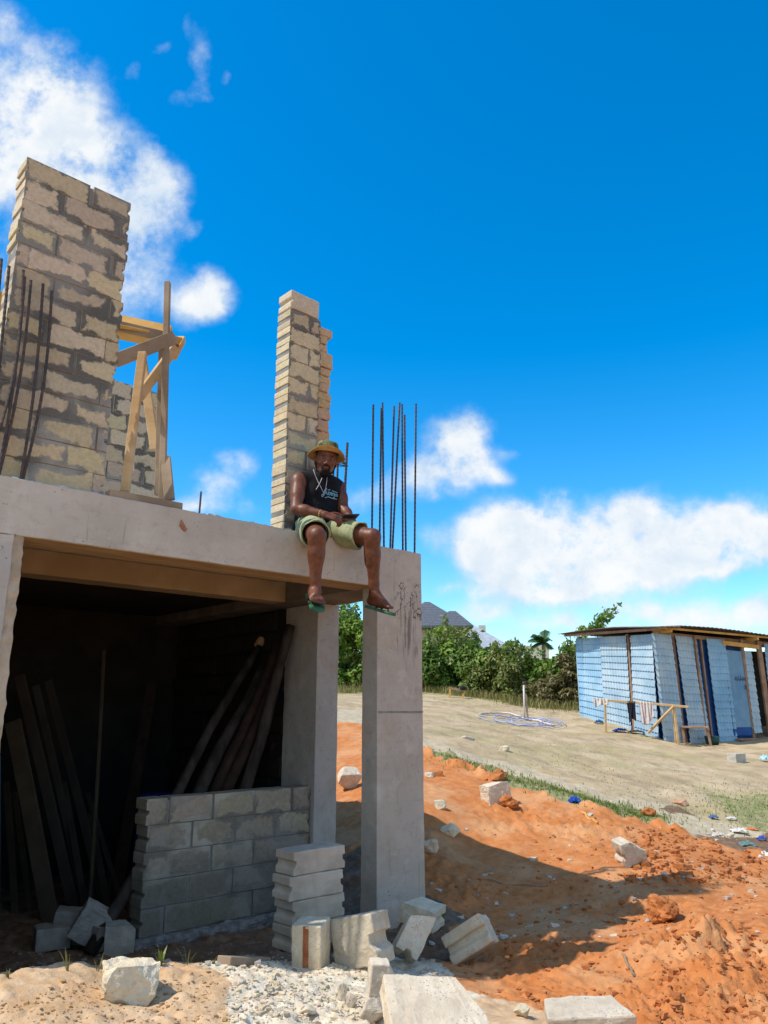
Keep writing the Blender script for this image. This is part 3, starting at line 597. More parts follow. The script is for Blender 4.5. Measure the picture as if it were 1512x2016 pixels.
# small cage of starter bars behind the seated man
for (px_, ty) in ((657, 905), (665, 908)):
    t_ = onv(px_, ty, 5.75); rebar(V(t_[0] - .01, t_[1], ZD - .02), t_, .01)
t_ = onv(684, 872, 5.75); q_ = onv(676, 1000, 5.75); rebar(V(q_[0] - .02, q_[1], ZD - .02), t_, .012)
mb = MB(); ca = onv(682, 918, 5.75)
for dz in (0.0, .02, .05): mb.tube([ca + V(.01, 0, dz * .3), ca + V(-.09, .06, dz), ca + V(-.14, .02, dz * .9), ca + V(-.10, -.06, dz * .6), ca + V(.01, -.01, 0)], .005, 6)
mb.build('stirrup', STEEL, B)
# ------------------------------------------------------------------ the seated man: one skin surface grown from a distance field
class Field:
    def __init__(s, lo, hi, h):
        s.lo = np.array(lo, float); s.h = h; s.n = np.ceil((np.array(hi) - s.lo) / h).astype(int) + 1
        s.d = np.full(s.n, 1.0, 'f')
    def win(s, lo, hi):
        a = np.clip(np.floor((lo - s.lo) / s.h).astype(int), 0, s.n - 1); b = np.clip(np.ceil((hi - s.lo) / s.h).astype(int) + 1, 1, s.n)
        ax = [s.lo[i] + s.h * np.arange(a[i], b[i]) for i in range(3)]
        return tuple(slice(a[i], b[i]) for i in range(3)), np.stack(np.meshgrid(*ax, indexing='ij'), -1)
    def merge(s, sl, d, k):
        o = s.d[sl]
        if k <= 0: s.d[sl] = np.minimum(o, d)
        else:
            hh = np.clip(.5 + .5 * (o - d) / k, 0, 1); s.d[sl] = o * (1 - hh) + d * hh - k * hh * (1 - hh)
    def cone(s, a, b, ra, rb, k=.02, cut=None):
        a = np.array(a, float); b = np.array(b, float); m = max(ra, rb) + .06 + k
        sl, P = s.win(np.minimum(a, b) - m, np.maximum(a, b) + m); s.merge(sl, cone_d(P, a, b, ra, rb), k)
    def ell(s, c, r, M=None, k=.02):
        c = np.array(c, float); r = np.array(r, float) * (HS if M is not None else 1); m = r.max() + .06 + k
        sl, P = s.win(c - m, c + m); q = P - c
        if M is not None: q = q @ np.array(M)          # columns of M are the local axes
        k0 = np.linalg.norm(q / r, axis=-1); k1 = np.linalg.norm(q / (r * r), axis=-1); s.merge(sl, k0 * (k0 - 1) / np.maximum(k1, 1e-6), k)
    def dig(s, a, b, ra, rb, k=.008):
        a = np.array(a, float); b = np.array(b, float); m = max(ra, rb) + .05
        sl, P = s.win(np.minimum(a, b) - m, np.maximum(a, b) + m); d = -cone_d(P, a, b, ra, rb); o = s.d[sl]
        hh = np.clip(.5 - .5 * (o - d) / k, 0, 1); s.d[sl] = o * (1 - hh) + d * hh + k * hh * (1 - hh)
    def mesh(s):
        return surface(s.d, s.lo, s.h)
def cone_d(P, a, b, ra, rb):
    ba = b - a; L = np.dot(ba, ba); t = np.clip((P - a) @ ba / L, 0, 1)
    return np.linalg.norm(P - a - t[..., None] * ba, axis=-1) - (ra + (rb - ra) * t)
def surface(D, lo, h):
    """surface nets"""
    n = np.array(D.shape); ins = D < 0; m = n - 1
    cnt = np.zeros(m, int); acc = np.zeros(tuple(m) + (3,)); nc = np.zeros(m)
    corner = lambda dx, dy, dz, A: A[dx:dx + m[0], dy:dy + m[1], dz:dz + m[2]]
    cs = [(x, y, z) for x in (0, 1) for y in (0, 1) for z in (0, 1)]
    for c in cs: cnt += corner(*c, ins)
    act = (cnt > 0) & (cnt < 8); I = np.argwhere(act); vid = np.full(m, -1); vid[act] = np.arange(len(I))
    P = np.zeros((len(I), 3)); N = np.zeros(len(I))
    for i, a in enumerate(cs):
        for b in cs[i + 1:]:
            if sum(abs(p - q) for p, q in zip(a, b)) != 1: continue
            da = D[I[:, 0] + a[0], I[:, 1] + a[1], I[:, 2] + a[2]]; db = D[I[:, 0] + b[0], I[:, 1] + b[1], I[:, 2] + b[2]]
            x = (da < 0) != (db < 0); t = np.where(x, da / np.where(x, da - db, 1), 0)
            P += np.where(x[:, None], np.array(a) + t[:, None] * (np.array(b) - np.array(a)), 0); N += x
    V_ = (I + P / N[:, None]) * h + lo; F = []
    for ax in range(3):
        a1, a2 = [(1, 2), (2, 0), (0, 1)][ax]; sh = [1, 1, 1]; sl0 = [slice(1, -1)] * 3; sl1 = [slice(1, -1)] * 3
        sl0[ax] = slice(0, -1); sl1[ax] = slice(1, None)
        A = ins[tuple(sl0)]; Bq = ins[tuple(sl1)]; E = np.argwhere(A != Bq)
        if not len(E): continue
        flip = A[tuple(E.T)]; E = E.copy()
        for k in range(3):
            if k != ax: E[:, k] += 1
        def v(d1, d2):
            q = E.copy(); q[:, a1] -= d1; q[:, a2] -= d2; return vid[q[:, 0], q[:, 1], q[:, 2]]
        Q = np.stack([v(1, 1), v(0, 1), v(0, 0), v(1, 0)], 1); Q[~flip] = Q[~flip][:, ::-1]; F.append(Q)
    return V_, np.concatenate(F)
def net_obj(name, VF, mat, parent, tint=None, smooth_it=2):
    v, f = VF; off = np.array(parent.location); me = bpy.data.meshes.new(name); me.from_pydata([tuple(p) for p in (v - off)], [], [tuple(map(int, q)) for q in f])
    if tint is not None:
        at = me.color_attributes.new('tint', 'FLOAT_COLOR', 'POINT'); at.data.foreach_set('color', np.concatenate([tint, np.ones((len(v), 1))], 1).astype('f').ravel())
    me.shade_smooth(); o = link(name, me, mat, parent)
    if smooth_it: md = o.modifiers.new('relax', 'SMOOTH'); md.factor = .5; md.iterations = smooth_it
    return o
def lerp(a, b, t): return a + (b - a) * t
def unit(a): return a / np.linalg.norm(a)

J = dict(pel=V(3.945, 5.17, 1.515))
J['hr'] = V(3.855, 5.13, 1.515); J['hl'] = V(4.045, 5.13, 1.515)
J['kr'] = onv(624, 1056, 4.70); J['kl'] = onv(733, 1058, 4.72)
J['ar'] = onv(620, 1164, 4.75); J['al'] = onv(737, 1171, 4.78)
J['tr'] = onv(626, 1186, 4.585); J['tl'] = onv(772, 1196, 4.62)
J['er_'] = onv(613, 1162, 4.79); J['el_'] = onv(730, 1184, 4.83)
J['ch'] = V(3.985, 5.20, 1.83); J['nb'] = V(4.005, 5.185, 2.00)
J['sr'] = onv(588, 946, 5.20); J['sl'] = onv(666, 960, 5.19)
J['er'] = onv(583, 1002, 5.10); J['wr'] = onv(639, 1013, 4.88)
J['el'] = onv(676, 1003, 5.04); J['wl'] = onv(694, 1026, 4.90)
man = thing('person', 'man in black sleeveless shirt, green shorts and bucket hat sitting on the concrete beam', 'person', (3.95, 5.15, ZD))
LO = (3.3, 4.45, .68); HI = (4.55, 5.42, 2.46)
def legs(F, g=0.0, feet=True, k=.02):
    for h_, k_, a_, e_, t_ in (('hr', 'kr', 'ar', 'er_', 'tr'), ('hl', 'kl', 'al', 'el_', 'tl')):
        h0, k0, a0, e0, t0 = J[h_], J[k_], J[a_], J[e_], J[t_]
        F.cone(h0, lerp(h0, k0, .55), .098, .092, k); F.cone(lerp(h0, k0, .5), k0, .092, .071, k); F.cone(k0 + V(-.005, -.014, .008), k0 + V(0, -.006, -.04), .062, .06, .025)
        back = unit(np.cross(unit(a0 - k0), unit(np.cross(k0 - h0, a0 - k0)))); back = -back if back[1] < 0 else back
        F.cone(k0, lerp(k0, a0, .3), .066, .064, .02); F.cone(lerp(k0, a0, .1) + back * .014, lerp(k0, a0, .42) + back * .014, .058, .061, .03)
        F.cone(lerp(k0, a0, .3), lerp(k0, a0, .85), .064, .042, .02); F.cone(lerp(k0, a0, .8), a0, .043, .043, .02)
        if feet:
            fd = unit(t0 - e0); side = unit(np.cross(fd, UP)); dn = unit(np.cross(fd, side)); dn = dn if dn[2] < 0 else -dn
            F.cone(a0, e0 - dn * .006, .043, .036, .02); F.cone(a0 + fd * .02, lerp(e0, t0, .62) - dn * .020, .043, .030, .025)
            F.cone(lerp(e0, t0, .1), lerp(e0, t0, .66) + side * .024, .033, .029, .02); F.cone(lerp(e0, t0, .4), lerp(e0, t0, .7) - side * .026, .030, .027, .02)
            big = 1 if h_ == 'hl' else -1                       # big toe lies inward
            s_in = side if side[0] * (1 if h_ == 'hr' else -1) > 0 else -side
            for i, (o_, ln, r_) in enumerate(((.044, .072, .0165), (.017, .070, .0125), (-.006, .063, .0118), (-.027, .054, .011), (-.046, .043, .0105))):
                b0 = lerp(e0, t0, .70) + s_in * o_ * .95 - dn * .004; F.cone(b0, b0 + fd * ln + dn * .006 + s_in * (.004 if i == 0 else 0), r_ * 1.1, r_, .006)
def torso(F, g=0.0, k=.045):
    p, c, n = J['pel'], J['ch'], J['nb']
    ax = unit(J['sl'] - J['sr'])
    for s in (-1, 1):
        F.cone(p + ax * s * .075 + V(0, .0, .02), p + ax * s * .075 + V(.01, -.0, .12), .118 + g, .116 + g, k)
        F.cone(p + ax * s * .07 + V(.01, .0, .12), c + ax * s * .085, .118 + g, .120 + g, k)
        F.cone(c + ax * s * .08 + V(0, -.02, 0), c + ax * s * .085 + V(.005, -.012, .09), .108 + g, .098 + g, k)
    F.cone(p + V(.0, -.055, .09), c + V(0, -.045, -.08), .085 + g, .08 + g, k)
    F.cone(n + V(0, .0, -.03), lerp(n, J['sr'], .78), .07 + g, .068 + g, .04); F.cone(n + V(0, .0, -.03), lerp(n, J['sl'], .78), .07 + g, .068 + g, .04)
# head frame: he looks at the camera, chin a little down to his left
hc = onv(642, 907, 5.115); fdir = unit(V(-.50, -.78, -.24)); hx = unit(np.cross(fdir, UP)); hx = unit(hx + V(0, 0, .10)); hu = unit(np.cross(hx, fdir)); hM = np.stack([hx, fdir, hu], 1)   # local: x his right->? , y face, z up
HS = 1.12
def hd(x, y, z): return hc + hM @ np.array((x, y, z)) * HS
def head(F):
    F.ell(hd(0, -.018, .035), (.080, .100, .098), hM, .0); F.ell(hd(0, .015, -.02), (.068, .082, .090), hM, .03); F.cone(hd(0, .045, -.085), hd(0, .062, -.098), .034, .024, .03)
    for s in (-1, 1):
        F.cone(hd(s * .05, -.005, -.062), hd(s * .022, .056, -.095), .026, .022, .025); F.ell(hd(s * .044, .062, -.018), (.024, .022, .02), hM, .018)
        F.cone(hd(s * .012, .090, .026), hd(s * .048, .074, .026), .0095, .008, .012); F.ell(hd(s * .032, .081, .006), (.0135, .0095, .0085), hM, .004)
        F.ell(hd(s * .083, -.012, -.008), (.010, .019, .032), hM, .008)
        F.ell(hd(s * .0155, .096, -.030), (.0105, .012, .0095), hM, .006)
    F.cone(hd(0, .090, .018), hd(0, .108, -.024), .0085, .014, .010)
    F.cone(hd(-.018, .088, -.052), hd(.018, .088, -.052), .0075, .0075, .006); F.cone(hd(-.014, .088, -.065), hd(.014, .088, -.065), .0085, .0085, .006)
    F.cone(J['nb'] + V(0, .01, -.04), hd(0, -.03, -.06), .064, .058, .03)
def arms(F):
    for s_, e_, w_ in (('sr', 'er', 'wr'), ('sl', 'el', 'wl')):
        s0, e0, w0 = J[s_], J[e_], J[w_]
        F.ell(s0 + V(0, 0, -.015), (.07, .07, .075), None, .03); F.cone(s0, lerp(s0, e0, .55), .064, .060, .025); F.cone(lerp(s0, e0, .45), e0, .060, .047, .02)
        F.cone(e0, lerp(e0, w0, .32), .047, .049, .02); F.cone(lerp(e0, w0, .28), w0, .049, .030, .02)
FING = []
def finger(F, base, dirs, lens, r):
    p = np.array(base, float)
    for i, (d_, l_) in enumerate(zip(dirs, lens)):
        q = p + unit(np.array(d_)) * l_; F.cone(p, q, r * (1 - .10 * i), r * (1 - .10 * (i + 1)), .004); p = q
    return p
def hands(F):
    # his right hand (left in the picture) closes over the left one; both hold the phone above the thighs
    w0 = J['wr']; fd = unit(CR * .92 - CF * .12 - UP * .32); up = unit(UP * .72 - CF * .70); up = unit(up - fd * (up @ fd)); sd = np.cross(fd, up); sd = sd if sd[2] > 0 else -sd
    for o_ in (-.030, -.010, .010, .029): F.cone(w0 + sd * o_ * .55, w0 + fd * .095 + sd * o_, .0185, .0150, .014)
    for i, (o_, ln) in enumerate(zip((.031, .011, -.010, -.030), (.042, .046, .042, .034))):
        finger(F, w0 + fd * .097 + sd * o_, (fd * .85 - up * .45, fd * .35 - up * .95, -fd * .4 - up * .85), (ln, ln * .72, ln * .55), .0100)
    finger(F, w0 + fd * .03 + sd * .03, (fd * .75 + sd * .65 + up * .1, fd * .95 + sd * .25, fd * .95 - up * .1), (.042, .036, .030), .0118)
    w1 = J['wl']; fd = unit(-CR * .78 - CF * .42 - UP * .10); up = unit(UP * .9 + CF * .25); up = unit(up - fd * (up @ fd)); sd = np.cross(fd, up); sd = sd if sd @ CF < 0 else -sd
    for o_ in (-.029, -.010, .010, .029): F.cone(w1 + sd * o_ * .55, w1 + fd * .085 + sd * o_, .0180, .0150, .014)
    for i, (o_, ln) in enumerate(zip((-.030, -.010, .010, .029), (.040, .044, .040, .032))):
        finger(F, w1 + fd * .087 + sd * o_, (fd * .9 + up * .2, fd * .3 + up * .95, -fd * .55 + up * .7), (ln, ln * .7, ln * .55), .0098)
    finger(F, w1 + fd * .02 - sd * .03, (fd * .5 + up * .85 - sd * .1, fd * .6 + up * .75, fd * .8 + up * .4), (.042, .036, .030), .0115)
F = Field(LO, HI, .0055)
torso(F, -.012); legs(F); arms(F); head(F)
# hands on a finer patch are merged in the same field
hands(F)
VF = F.mesh()
SV = VF[0]
tc = np.ones((len(SV), 3)); q = (SV - hc) @ hM / HS
def blot(mask_c, mask_r, col, soft=.4):
    k = np.clip((1 - np.linalg.norm((q - np.array(mask_c)) / np.array(mask_r), axis=1)) / soft, 0, 1)[:, None]; tc[:] = tc * (1 - k) + np.array(col) * k
blot((0, .10, -.058), (.026, .03, .013), (1.05, .72, .72)); blot((0, .11, .0), (.02, .02, .03), (1.15, 1.12, 1.1))
for s_ in (-1, 1): blot((s_ * .032, .09, .028), (.024, .02, .007), (.22, .2, .2)); blot((s_ * .032, .10, .006), (.013, .02, .0045), (.12, .1, .1), .2)
m, t, b = principled('dark_brown_skin', .48, .32); p = coord(t)
SKIN = m; n = t.noise(p, 30, 6, .6); c = tinted(t, t.mix(t.ramp(n, .3, .7), (.102, .034, .016), (.165, .058, .027))); t.l.new(c, b.inputs['Base Color'])
b.inputs['Subsurface Weight'].default_value = .06; b.inputs['Subsurface Radius'].default_value = (.02, .008, .005); b.inputs['Coat Weight'].default_value = .02; b.inputs['Coat Roughness'].default_value = .35
setbump(t, b, t.noise(p, 260, 4, .6), .25, .0015)
net_obj('body', VF, SKIN, man, tc, 3)
# beard, brows: a dark layer that follows jaw and lip
F = Field(hc - .2, hc + .2, .0042)
for s in (-1, 1):
    F.cone(hd(s * .073, .0, -.035), hd(s * .052, .012, -.078), .014, .021, .012); F.cone(hd(s * .052, .012, -.078), hd(s * .022, .060, -.103), .0235, .023, .012)
    F.cone(hd(s * .026, .0835, -.052), hd(s * .022, .080, -.09), .009, .013, .008); F.cone(hd(s * .001, .1005, -.041), hd(s * .024, .090, -.047), .0055, .006, .006)
F.cone(hd(-.02, .066, -.102), hd(.02, .066, -.102), .024, .024, .02); F.cone(hd(-.012, .088, -.082), hd(.012, .088, -.082), .011, .011, .01)
m, t, b = principled('black_hair', .85, .2); p = coord(t); b.inputs['Base Color'].default_value = (.012, .010, .009, 1); setbump(t, b, t.noise(p, 300, 3, .7), 1.0, .004)
HAIR = m; net_obj('beard', F.mesh(), HAIR, man, None, 1)
F = Field(hc - .2, hc + .2, .0045); F.ell(hd(0, -.032, .03), (.083, .092, .095), hM, 0); F.cone(hd(-.076, -.01, -.01), hd(-.074, -.005, -.035), .012, .009, .01); F.cone(hd(.076, -.01, -.01), hd(.074, -.005, -.035), .012, .009, .01)
net_obj('hair', F.mesh(), HAIR, man, None, 1)
EYE = simple('eye_white', (.30, .25, .21), (.36, .30, .26), 5, .3, 0); PUP = simple('dark_iris', (.01, .008, .007), (.012, .01, .01), 5, .2, 0)
for s in (-1, 1):
    e = MB(); e.lathe([(.0, -.0036), (.006, -.003), (.0098, 0), (.006, .003), (0, .0036)], 12, Matrix.Translation(hd(s * .032, .0825, .0045))); eo = e.build('eye', EYE, man, smooth=True)
    e = MB(); e.lathe([(0, -.0034), (.0035, -.0028), (.0048, 0), (.0035, .0028), (0, .0034)], 10, Matrix.Translation(hd(s * .031, .0885, .0045))); e.build('iris', PUP, eo, smooth=True)
# ---- clothes
def cloth(name, c1, c2, sc=14, rough=.9, bump=.5, bs=18):
    m, t, b = principled(name, rough, .2); p = coord(t); n = t.noise(p, sc, 5); t.l.new(t.mix(t.ramp(n, .35, .65), c1, c2), b.inputs['Base Color'])
    fold = t.noise(t.scaled(p, (1, 1, .45)), bs, 4, .55, .6); setbump(t, b, t.math('ADD', fold, t.math('MULTIPLY', t.noise(p, 400, 2), .04)), bump, .025); b.inputs['Sheen Weight'].default_value = .03; return m
SHIRTM = cloth('black_cotton', (.0035, .004, .006), (.006, .0065, .009)); SHORTM = cloth('sage_green_twill', (.26, .295, .155), (.35, .375, .215), 10)
F = Field(LO, HI, .0075); torso(F, .006)
p_ = J['pel']; F.cone(p_ + V(-.09, .02, .0), p_ + V(.09, .02, .0), .118, .118, .04)
for s_ in ('sr', 'sl'): F.cone(lerp(J['nb'], J[s_], .45) + V(0, 0, -.035), lerp(J['nb'], J[s_], .93) + V(0, 0, -.005), .066, .056, .03)
# neckline and hem: scoop the neck, end above the thighs
F.dig(J['nb'] + V(0, .0, .03), hd(0, -.01, -.05) + V(-.02, -.04, .0), .066, .075)
sl_ = np.arange(F.n[2]) * F.h + F.lo[2]; fold_x = np.arange(F.n[0]) * F.h + F.lo[0]
F.d += (.004 * np.sin(sl_ * 70 + 3 * np.sin(fold_x[:, None] * 16)) * np.clip((1.82 - sl_) * 4, 0, 1))[:, None, :]
F.d = np.maximum(F.d, (ZD + .004 - sl_)[None, None, :])
net_obj('shirt', F.mesh(), SHIRTM, man, None, 3)
F = Field(LO, HI, .006); p = J['pel']
F.cone(p + V(-.085, .01, 0), p + V(.085, .01, 0), .122, .122, .03)
for h_, k_ in (('hr', 'kr'), ('hl', 'kl')):
    h0, k0 = J[h_], J[k_]; e0 = lerp(h0, k0, .80) + V(0, .0, -.004); sl, P = F.win(np.minimum(h0, k0) - .2, np.maximum(h0, k0) + .2)
    d_ = cone_d(P, h0, lerp(h0, k0, 1.1), .127, .115); ax = unit(k0 - h0); along = (P - h0) @ ax
    an = np.arctan2((P - h0) @ unit(np.cross(ax, UP)), (P - h0) @ unit(np.cross(ax, np.cross(ax, UP)))); d_ = d_ + .006 * np.sin(an * 5 + along * 18) * np.clip(along * 3, 0, 1)
    lk = np.linalg.norm(k0 - h0) * (.80 if h_ == 'hr' else .74)
    d_ = np.maximum(d_, along - lk - .012 * np.sin(an * 2 + 1)); F.merge(sl, d_, .03)
    inner = np.minimum(-(cone_d(P, h0, lerp(h0, k0, 1.1), .114, .102)), along - lk + .12); F.d[sl] = np.maximum(F.d[sl], inner)
F.d = np.maximum(F.d, np.where((np.arange(F.n[1]) * F.h + F.lo[1] > 4.995)[None, :, None], (ZD + .002 - sl_[None, None, :] if len(sl_) == F.n[2] else ZD + .002 - (np.arange(F.n[2]) * F.h + F.lo[2])[None, None, :]), -1))
shorts = net_obj('shorts', F.mesh(), SHORTM, man, None, 2)
mb = MB(); pk = lerp(J['hr'], J['kr'], .52); ax = unit(J['kr'] - J['hr']); n_ = unit(V(-.75, -.62, -.05)); n_ = unit(n_ - ax * (n_ @ ax)); up_ = np.cross(ax, n_)
mb.bar(pk + n_ * .104 - ax * .055, pk + n_ * .100 + ax * .055, .10, .012, up_); mb.build('pocket', SHORTM, shorts, bevel=.005, seg=2)
# ---- bucket hat
hat_M = Matrix.Translation(Vector(hd(0, -.012, .062))) @ Matrix(np.array([[*hx, 0], [*fdir, 0], [*hu, 0], [0, 0, 0, 1]]).T.tolist()) @ Matrix.Rotation(rad(8), 4, 'X') @ Matrix.Scale(HS * .95, 4)
m, t, b = principled('camouflage_cotton', .9, .2); p = coord(t); n = t.noise(p, 16, 3, .5, .8); n2 = t.noise(t.vmath('ADD', p, (3, 1, 2)), 13, 3, .5, .8)
c = t.mix(t.ramp(n, .50, .54), (.12, .145, .065), (.035, .048, .025)); c = t.mix(t.ramp(n2, .57, .6), c, (.19, .185, .10)); t.l.new(c, b.inputs['Base Color']); CAMO = m
TANM = cloth('tan_hat_lining', (.42, .25, .085), (.50, .31, .12), 20, .9, .2)
mb = MB(); mb.lathe([(.0, .098), (.05, .097), (.076, .090), (.086, .074), (.094, .03), (.099, .0), (.101, -.004)], 40, hat_M)
hat = mb.build('bucket_hat', CAMO, man, smooth=True)
def brim(name, mat, dz):
    b_ = MB(); vs = []; fs = []; n = 48; R_ = 7
    for i in range(R_ + 1):
        k = i / R_
        for j in range(n):
            an = 2 * math.pi * j / n; w_ = 1 + .03 * math.sin(an * 3 + 1) * k; fr = max(0, math.sin(an)) ** 1.5; rr = (.100 + (.058 - .012 * fr) * k) * w_; drop = -.002 - .045 * k ** 1.15 * (1 - 1.9 * fr) + .005 * math.sin(an * 2 + .6) * k + dz * (1 if fr < .5 else 1)
            vs.append(hat_M @ Vector((rr * math.cos(an), rr * math.sin(an) * 1.04, drop)))
    for i in range(R_):
        for j in range(n): fs.append((i * n + j, i * n + (j + 1) % n, (i + 1) * n + (j + 1) % n, (i + 1) * n + j))
    b_.add(vs, fs); o = b_.build(name, mat, hat, smooth=True, fix=False); md = o.modifiers.new('thick', 'SOLIDIFY'); md.thickness = .0025; md.offset = 0; return o
brim('brim', CAMO, .003); brim('brim_lining', TANM, -.001)
mb = MB(); bc = np.array(hat_M @ Vector((.004, .099, .034))); 
for i in range(5):
    an = math.pi * (.1 + .2 * i); mb.bar(bc, bc + (hx * math.cos(an) * .024 + hu * math.sin(an) * .02), .012, .006, fdir)
mb.bar(bc - hx * .02 - hu * .004, bc + hx * .02 - hu * .004, .012, .006, hu)
mb.build('hat_badge', simple('white_stitching', (.62, .64, .62), (.7, .7, .68), 30, .8, 0), hat)
# ---- neck cord, wrist band, print on the shirt
CORD = simple('silver_cord', (.45, .45, .46), (.6, .6, .6), 40, .4, 0)
SHV = None
def skin_to(px, py, v0=4.9, obj=None):
    """nearest clothed surface point along the ray"""
    r = ray(px, py); return r
def on_shirt(px, py, lift=.004):
    r = ray(px, py); o = bpy.data.objects['shirt']; dg = o.data
    from mathutils.bvhtree import BVHTree
    global SHV
    if SHV is None:
        of = np.array(man.location); SHV = BVHTree.FromPolygons([tuple(np.array(v.co) + of) for v in dg.vertices], [tuple(p.vertices) for p in dg.polygons])
    h_ = SHV.ray_cast(Vector((0, 0, 0)), Vector(r).normalized())
    return (np.array(h_[0]) - unit(r) * lift) if h_[0] is not None else atY(px, py, 6.35)
mb = MB()
for pts in (((617, 924), (621, 937), (626, 948), (632, 960), (637, 970)), ((634, 941), (631, 948), (627, 956), (622, 964)), ((637, 970), (641, 962), (643, 950), (644, 938))):
    mb.tube([on_shirt(*p, .006) for p in pts], .0028, 6)
mb.build('neck_cord', CORD, man, smooth=True)
w0 = lerp(J['wr'], J['er'], .14); ax = unit(J['wr'] - J['er']); a1 = unit(np.cross(ax, UP)); a2 = np.cross(ax, a1); mb = MB()
mb.tube([w0 + (a1 * math.cos(k) + a2 * math.sin(k)) * .031 for k in np.linspace(0, 2 * math.pi, 19)], .0042, 6); mb.build('bracelet', simple('gold_bangle', (.5, .3, .06), (.62, .4, .1), 20, .3, 0, spec=.8), man, smooth=True)
# pale blue script lettering across the chest
INK = simple('pale_blue_print', (.20, .50, .66), (.30, .58, .72), 30, .8, 0); mb = MB()
STROKES = [[(643, 961), (640, 968), (637, 976), (634, 978), (633, 975), (637, 972), (642, 970)], [(643, 967), (643, 973), (645, 974), (647, 968), (647, 974), (649, 975)], [(649, 969), (650, 975), (651, 969), (653, 970), (653, 976)], [(658, 971), (655, 971), (655, 976), (658, 976), (658, 971), (658, 979), (655, 981)], [(660, 972), (660, 977), (663, 977), (663, 972), (664, 978)], [(645, 964), (648, 965), (650, 964)], [(654, 966), (658, 968), (664, 970)], [(640, 980), (646, 978), (654, 981), (663, 983)]]
for st in STROKES: mb.tube([on_shirt(*p, .003) for p in st], .0030, 5)
mb.build('lettering', INK, man)
# ---- flip flops
FLIP = simple('green_rubber', (.03, .11, .05), (.05, .15, .075), 12, .6, .2); STRAP = simple('black_rubber_strap', (.012, .012, .013), (.02, .02, .02), 12, .5, 0)
for e_, t_, inn in (('er_', 'tr', 1), ('el_', 'tl', -1)):
    e0, t0 = J[e_], J[t_]; fd = unit(t0 - e0); side = unit(np.cross(fd, UP)); dn = np.cross(fd, side); dn = dn if dn[2] < 0 else -dn
    s_in = side if side[0] * inn > 0 else -side; base = e0 + dn * .040; L0 = np.linalg.norm(t0 - e0) + .07
    out = []
    for k, wd, sh in ((-.035, .015, 0), (-.025, .034, 0), (.02, .043, 0), (.09, .042, .002), (.15, .053, .004), (.20, .060, .006), (.235, .054, .008), (.262, .033, .012), (.27, .012, .013)): out.append((k * L0 / .29, wd, sh))
    poly = [base + fd * k + s_in * (wd + sh) for k, wd, sh in out] + [base + fd * k + s_in * (-wd + sh) for k, wd, sh in reversed(out)]
    mb = MB(); mb.prism(poly, dn * .022); fl = mb.build('flip_flop', FLIP, man, bevel=.005, seg=2)
    toe = base + fd * .205 * L0 / .29 + s_in * .018; mb = MB()
    top = toe - dn * .034 - fd * .02
    for s in (1, -1):
        mb.tube([toe - dn * .004, toe - dn * .028 - fd * .012, base + fd * .15 * L0 / .29 + s_in * s * .024 - dn * .052 + fd * .01, base + fd * .12 * L0 / .29 + s_in * s * .04 - dn * .03, base + fd * .09 * L0 / .29 + s_in * s * .040 + dn * .004], [.006, .007, .008, .008, .007], 7)
    mb.build('strap', STRAP, fl, smooth=True)
# ---- phone in his hands
ph = thing('phone', 'black phone held in the seated man\'s hands', 'phone', tuple(onv(690, 1017, 4.87)))
pd = unit(CR * .80 + CF * .55 + UP * .16); pn = unit(UP * .85 + CF * .35); pn = unit(pn - pd * (pn @ pd)); c0 = np.array(ph.location)
mb = MB(); mb.bar(c0 - pd * .08, c0 + pd * .075, .074, .009, np.cross(pn, pd)); body_ = mb.build('phone_case', simple('black_phone_case', (.012, .013, .018), (.02, .02, .028), 10, .35, 0, spec=.6), ph, bevel=.004, seg=3)
mb = MB(); mb.bar(c0 - pd * .074 + pn * .0052, c0 + pd * .069 + pn * .0052, .066, .0015, np.cross(pn, pd)); mb.build('screen', simple('dark_glass', (.015, .018, .025), (.02, .025, .03), 4, .08, 0, spec=.8), ph)
# ------------------------------------------------------------------ loose blocks, stones and rubble
CAMB = Matrix(np.stack([CR, CF, UP], 1).tolist())           # local x to the right of the view, y away
PALE, t, b = principled('pale_coral_concrete', .95, .15); p = coord(t); n1 = t.noise(p, 7, 6, .65); n2 = t.noise(p, 34, 6, .7)
c = t.mix(t.ramp(n1, .3, .7), (.53, .455, .345), (.69, .615, .49)); c = t.mix(t.math('MULTIPLY', t.ramp(n2, .52, .7), .45), c, (.42, .335, .235)); c = t.mix(t.math('MULTIPLY', t.ramp(t.noise(p, 4.3, 4, .6), .60, .72), .45), c, (.42, .23, .11))
vo = t.new('ShaderNodeTexVoronoi'); t.l.new(p, vo.inputs['Vector']); vo.inputs['Scale'].default_value = 60; pit = t.math('MULTIPLY', t.math('LESS_THAN', vo.outputs['Distance'], .22), t.ramp(t.noise(p, 9, 3), .48, .6)); c = t.mix(t.math('MULTIPLY', pit, .6), c, (.2, .165, .12))
t.l.new(tinted(t, c), b.inputs['Base Color']); setbump(t, b, t.math('SUBTRACT', t.math('ADD', n2, t.math('MULTIPLY', t.noise(p, 120, 5, .7), .5)), t.math('MULTIPLY', pit, .8)), .9, .006)
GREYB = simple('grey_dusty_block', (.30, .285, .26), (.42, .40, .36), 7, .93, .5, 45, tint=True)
RUST = simple('rust_red_stain', (.28, .09, .035), (.38, .15, .06), 22, .95, .3)
